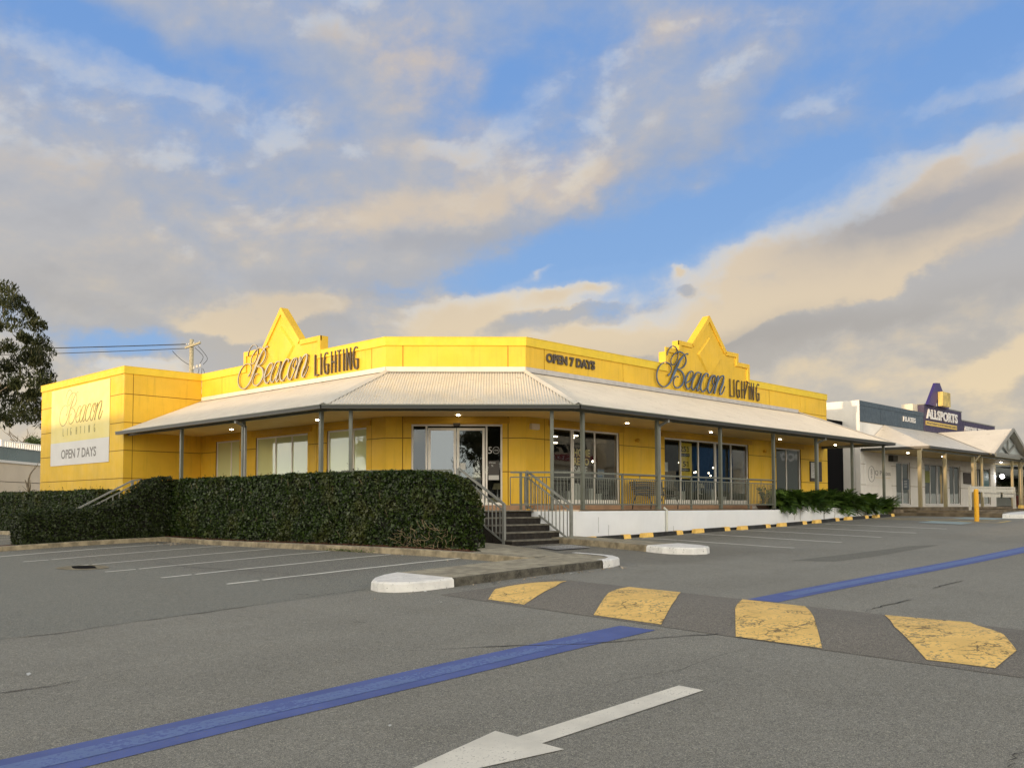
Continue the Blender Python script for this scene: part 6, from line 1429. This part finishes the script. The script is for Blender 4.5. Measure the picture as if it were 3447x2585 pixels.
for i, x in enumerate(fx):
    o = bpy.data.objects.new('planter_plant', plants[i % 3]); COL.objects.link(o); s_ = random.uniform(.92, 1.12)*(1.08 if i in (3, 5) else 1)
    o.location = (x, 16.25+random.uniform(-.12, .1), .17-.02*i); o.rotation_euler = (random.uniform(-.08, .02), random.uniform(-.08, .08), random.uniform(0, 6.28)); o.scale = (s_*1.25, s_*1.1, s_*1.45)
    tag(o, fl_[i], 'plant', 'frond plants in the long planter'); ORG[o.name] = (x, 16.25, 0)
    o2 = bpy.data.objects.new('lower_fronds', plants[(i+1) % 3]); COL.objects.link(o2); o2.parent = o; o2.location = (.42, -.05, .0); o2.rotation_euler = (.25, .1, 2+i); o2.scale = (.85, .85, .75)
# potted plant behind the last railing panel
pt = empty('potted_plant', (30.3, 16.6, 0), 'thin leafy plant in a brown bowl beside the last railing post', 'potted plant')
mb = MB(); mb.tube([(30.35, 16.6, 0), (30.35, 16.6, .16), (30.35, 16.6, .17)], [.20, .30, .31], 18); mb.build('bowl', M['terracotta'], pt)
mb = MB(); LP_ = []
for k in range(7):
    p = np.array([30.35, 16.6, .15]); a = random.uniform(0, 6.28); q_ = [p.copy()]
    for i in range(6): p = p+np.array([math.cos(a)*.035, math.sin(a)*.035, .10]); q_.append(p.copy()); LP_ += [p+RNG.normal(0, .03, 3) for _ in range(4)]
    mb.tube(q_, .006, 4)
mb.build('stems', M['bark'], pt); LP_ = np.array(LP_); leaf_mesh('leaves', LP_, np.tile([0, 0, 1.], (len(LP_), 1)), .05, M['fern'], pt, aspect=.3)
# gum tree at the left edge
def gum(name, base, H, R, label, seed, clumps=70, leafn=170, leaf=.085, lean=(0, 0), droop=1.0, m='gum', flat=.8, blob=.62, targets=None):
    rr = random.Random(seed); t_ = empty(name, base, label, 'tree'); b = Vector(base); mb = MB(); tips = []
    def limb(p, d, L, r, lvl):
        pts = [p.copy()]; rad = [r]
        for i in range(5):
            d = (d+Vector((rr.gauss(0, .16), rr.gauss(0, .16), rr.gauss(.03, .10)))).normalized(); p = p+d*L/5; pts.append(p.copy()); rad.append(r*(1-.13*(i+1)))
        mb.tube(pts, rad, 7 if lvl < 2 else 5)
        if lvl >= 3: tips.extend(pts[2:]); return
        for k in range(3 if lvl else 5):
            a = rr.uniform(0, 6.28); q_ = pts[rr.choice((3, 4, 5))] if lvl else pts[rr.choice((2, 3, 4, 5))]
            nd = (d*.55+Vector((math.cos(a), math.sin(a), rr.uniform(-.1, .7)))*.75).normalized(); limb(q_, nd, L*rr.uniform(.52, .72), r*.55, lvl+1)
    limb(b, Vector((lean[0], lean[1], 1)).normalized(), H*.52, H*.022, 0)
    mb.build('trunk', M['bark'], t_, smooth=True)
    c = b+Vector((lean[0]*H*.4, lean[1]*H*.4, H*.68)); good = [p for p in tips if True]; rr.shuffle(good)
    if targets: good = [Vector(q_) for q_ in targets]+good[:clumps//3]
    P = []
    for p in good[:clumps]:
        rad = blob*rr.uniform(.6, 1.35); n = int(leafn*rr.uniform(.5, 1.4)); q_ = RNG.normal(0, 1, (n, 3)); q_ /= np.linalg.norm(q_, axis=1)[:, None]; q_ *= (RNG.random(n)**.45*rad)[:, None]; q_[:, 2] *= flat
        # inner strands keep gaps between them
        k = smooth_noise(q_+np.array(p), 4.2, seed) > -.28; q_ = q_[k]; P.append(q_+np.array(p))
    P = np.concatenate(P); N = RNG.normal(0, 1, P.shape); N /= np.linalg.norm(N, axis=1)[:, None]
    tone = np.clip(.5+.6*smooth_noise(P, 1.1, 5)+RNG.normal(0, .15, len(P)), 0, 1)
    leaf_mesh('crown', P, N, leaf, M[m], t_, aspect=.30, tone=tone, droop=droop if droop else None, jit=.4)
    return t_
def PXD(px, py, f_):
    """a point f_ metres ahead of the camera position, given as a bearing and height measured from the photo's survey"""
    lat = (px-1723.5)/3125.5*f_; p = rt*lat+fw*f_; return (p[0], p[1], EYE+(1705-py)/3125.5*f_)
tg = [PXD(px, py, 52+random.uniform(-2.2, 2.2)) for px, py in ((5, 975), (-45, 985), (45, 1010), (85, 1045), (112, 1085), (30, 1075), (-25, 1090), (-80, 1060), (70, 1130), (118, 1150), (100, 1195), (15, 1160), (-50, 1180), (140, 1185), (125, 1215), (50, 1215), (0, 1235), (-70, 1260),
      (150, 1260), (132, 1285), (95, 1265), (40, 1290), (-10, 1310), (150, 1300), (105, 1325), (70, 1340), (25, 1350), (120, 1365), (60, 1385), (128, 1400), (20, 1405), (-30, 1390), (-90, 1350), (85, 1180), (10, 1020), (-15, 1400), (75, 1395))]
gb = PXD(-150, 1760, 52); gum('gum_tree', (gb[0], gb[1], -1.2), 13.5, 6, 'large dark gum tree with drooping leaf clumps at the left edge', 5, clumps=44, leafn=520, leaf=.105, blob=.66, targets=tg, lean=(.02, -.02))
# bare pruned sapling behind the back hedge
bs = PXD(97, 1700, 37.3); bt_ = empty('bare_sapling', (bs[0], bs[1], -.6), 'bare pruned sapling with broken stubs behind the left hedge', 'tree')
mb = MB(); Q = lambda px, py, f_=37.3: PXD(px, py, f_)
mb.tube([Q(97, 1740), Q(97, 1655), Q(95, 1640), Q(96, 1610), Q(100, 1595), Q(108, 1582), Q(118, 1572), Q(124, 1562)], [.05, .045, .04, .034, .028, .022, .016, .012], 7)
mb.tube([Q(124, 1562), Q(128, 1554), Q(137, 1545)], [.012, .009, .006], 5); mb.tube([Q(112, 1577), Q(115, 1568), Q(119, 1562)], [.012, .009, .006], 5)
mb.tube([Q(98, 1650), Q(93, 1635), Q(88, 1622), Q(84, 1612)], [.04, .045, .03, .015], 6); mb.tube([Q(99, 1655), Q(102, 1635), Q(103, 1612)], [.03, .022, .008], 6)
mb.tube([Q(93, 1650), Q(85, 1642), Q(75, 1633)], [.012, .009, .006], 5); mb.build('trunk', M['bark'], bt_, smooth=True)
# far trees over the balustrade and beyond the forecourt
for i, (px, py, f_, h, lb) in enumerate(((112, 1480, 92, 9.5, 'small far tree top above the beige building'), )):
    b_ = PXD(px, 1720, f_); tg2 = [PXD(px+a, py+b, f_) for a, b in ((0, 0), (14, 6), (-14, 8), (-34, 12), (8, 14), (26, 12), (-24, 14))]
    gum('far_tree', (b_[0], b_[1], 0), h, 3, lb, 9+i, clumps=3, leafn=240, leaf=.16, blob=.55, targets=tg2, droop=0, m='bg')
for i, (x, y, lb) in enumerate(((74, 20.6, 'green shrub seen past the end post of the white shops'), (80, 19.8, 'green shrub at the right edge beyond the verandah posts'))):
    gum('shrub', (x, y, 0), 2.2, 1.5, lb, 20+i, clumps=14, leafn=260, leaf=.07, blob=.55, droop=0, m='bg')
# trees on the far side of the car park behind the viewer (seen only in the glass)
gum('street_tree', (-17.2, -15.6, -1.4), 9.5, 5, 'broad tree across the car park reflected in the right entrance door', 31, clumps=80, leafn=220, leaf=.16, blob=1.2, droop=.6)
gum('street_tree', (-13.5, -18.5, -1.4), 8, 5, 'smaller tree across the car park reflected beside the doors', 35, clumps=70, leafn=200, leaf=.16, blob=1.1, droop=.6)
gum('street_tree', (-34, 92, -1.4), 12, 5, 'tree reflected in the frosted left windows', 33, clumps=50, leafn=120, leaf=.22, blob=1.3, droop=.6)
# clean label bookkeeping: the shared prototype meshes keep their names
for o in S.objects:
    if o.parent is None and o.type == 'MESH' and 'category' not in o and 'kind' not in o: print('UNTAGGED', o.name)
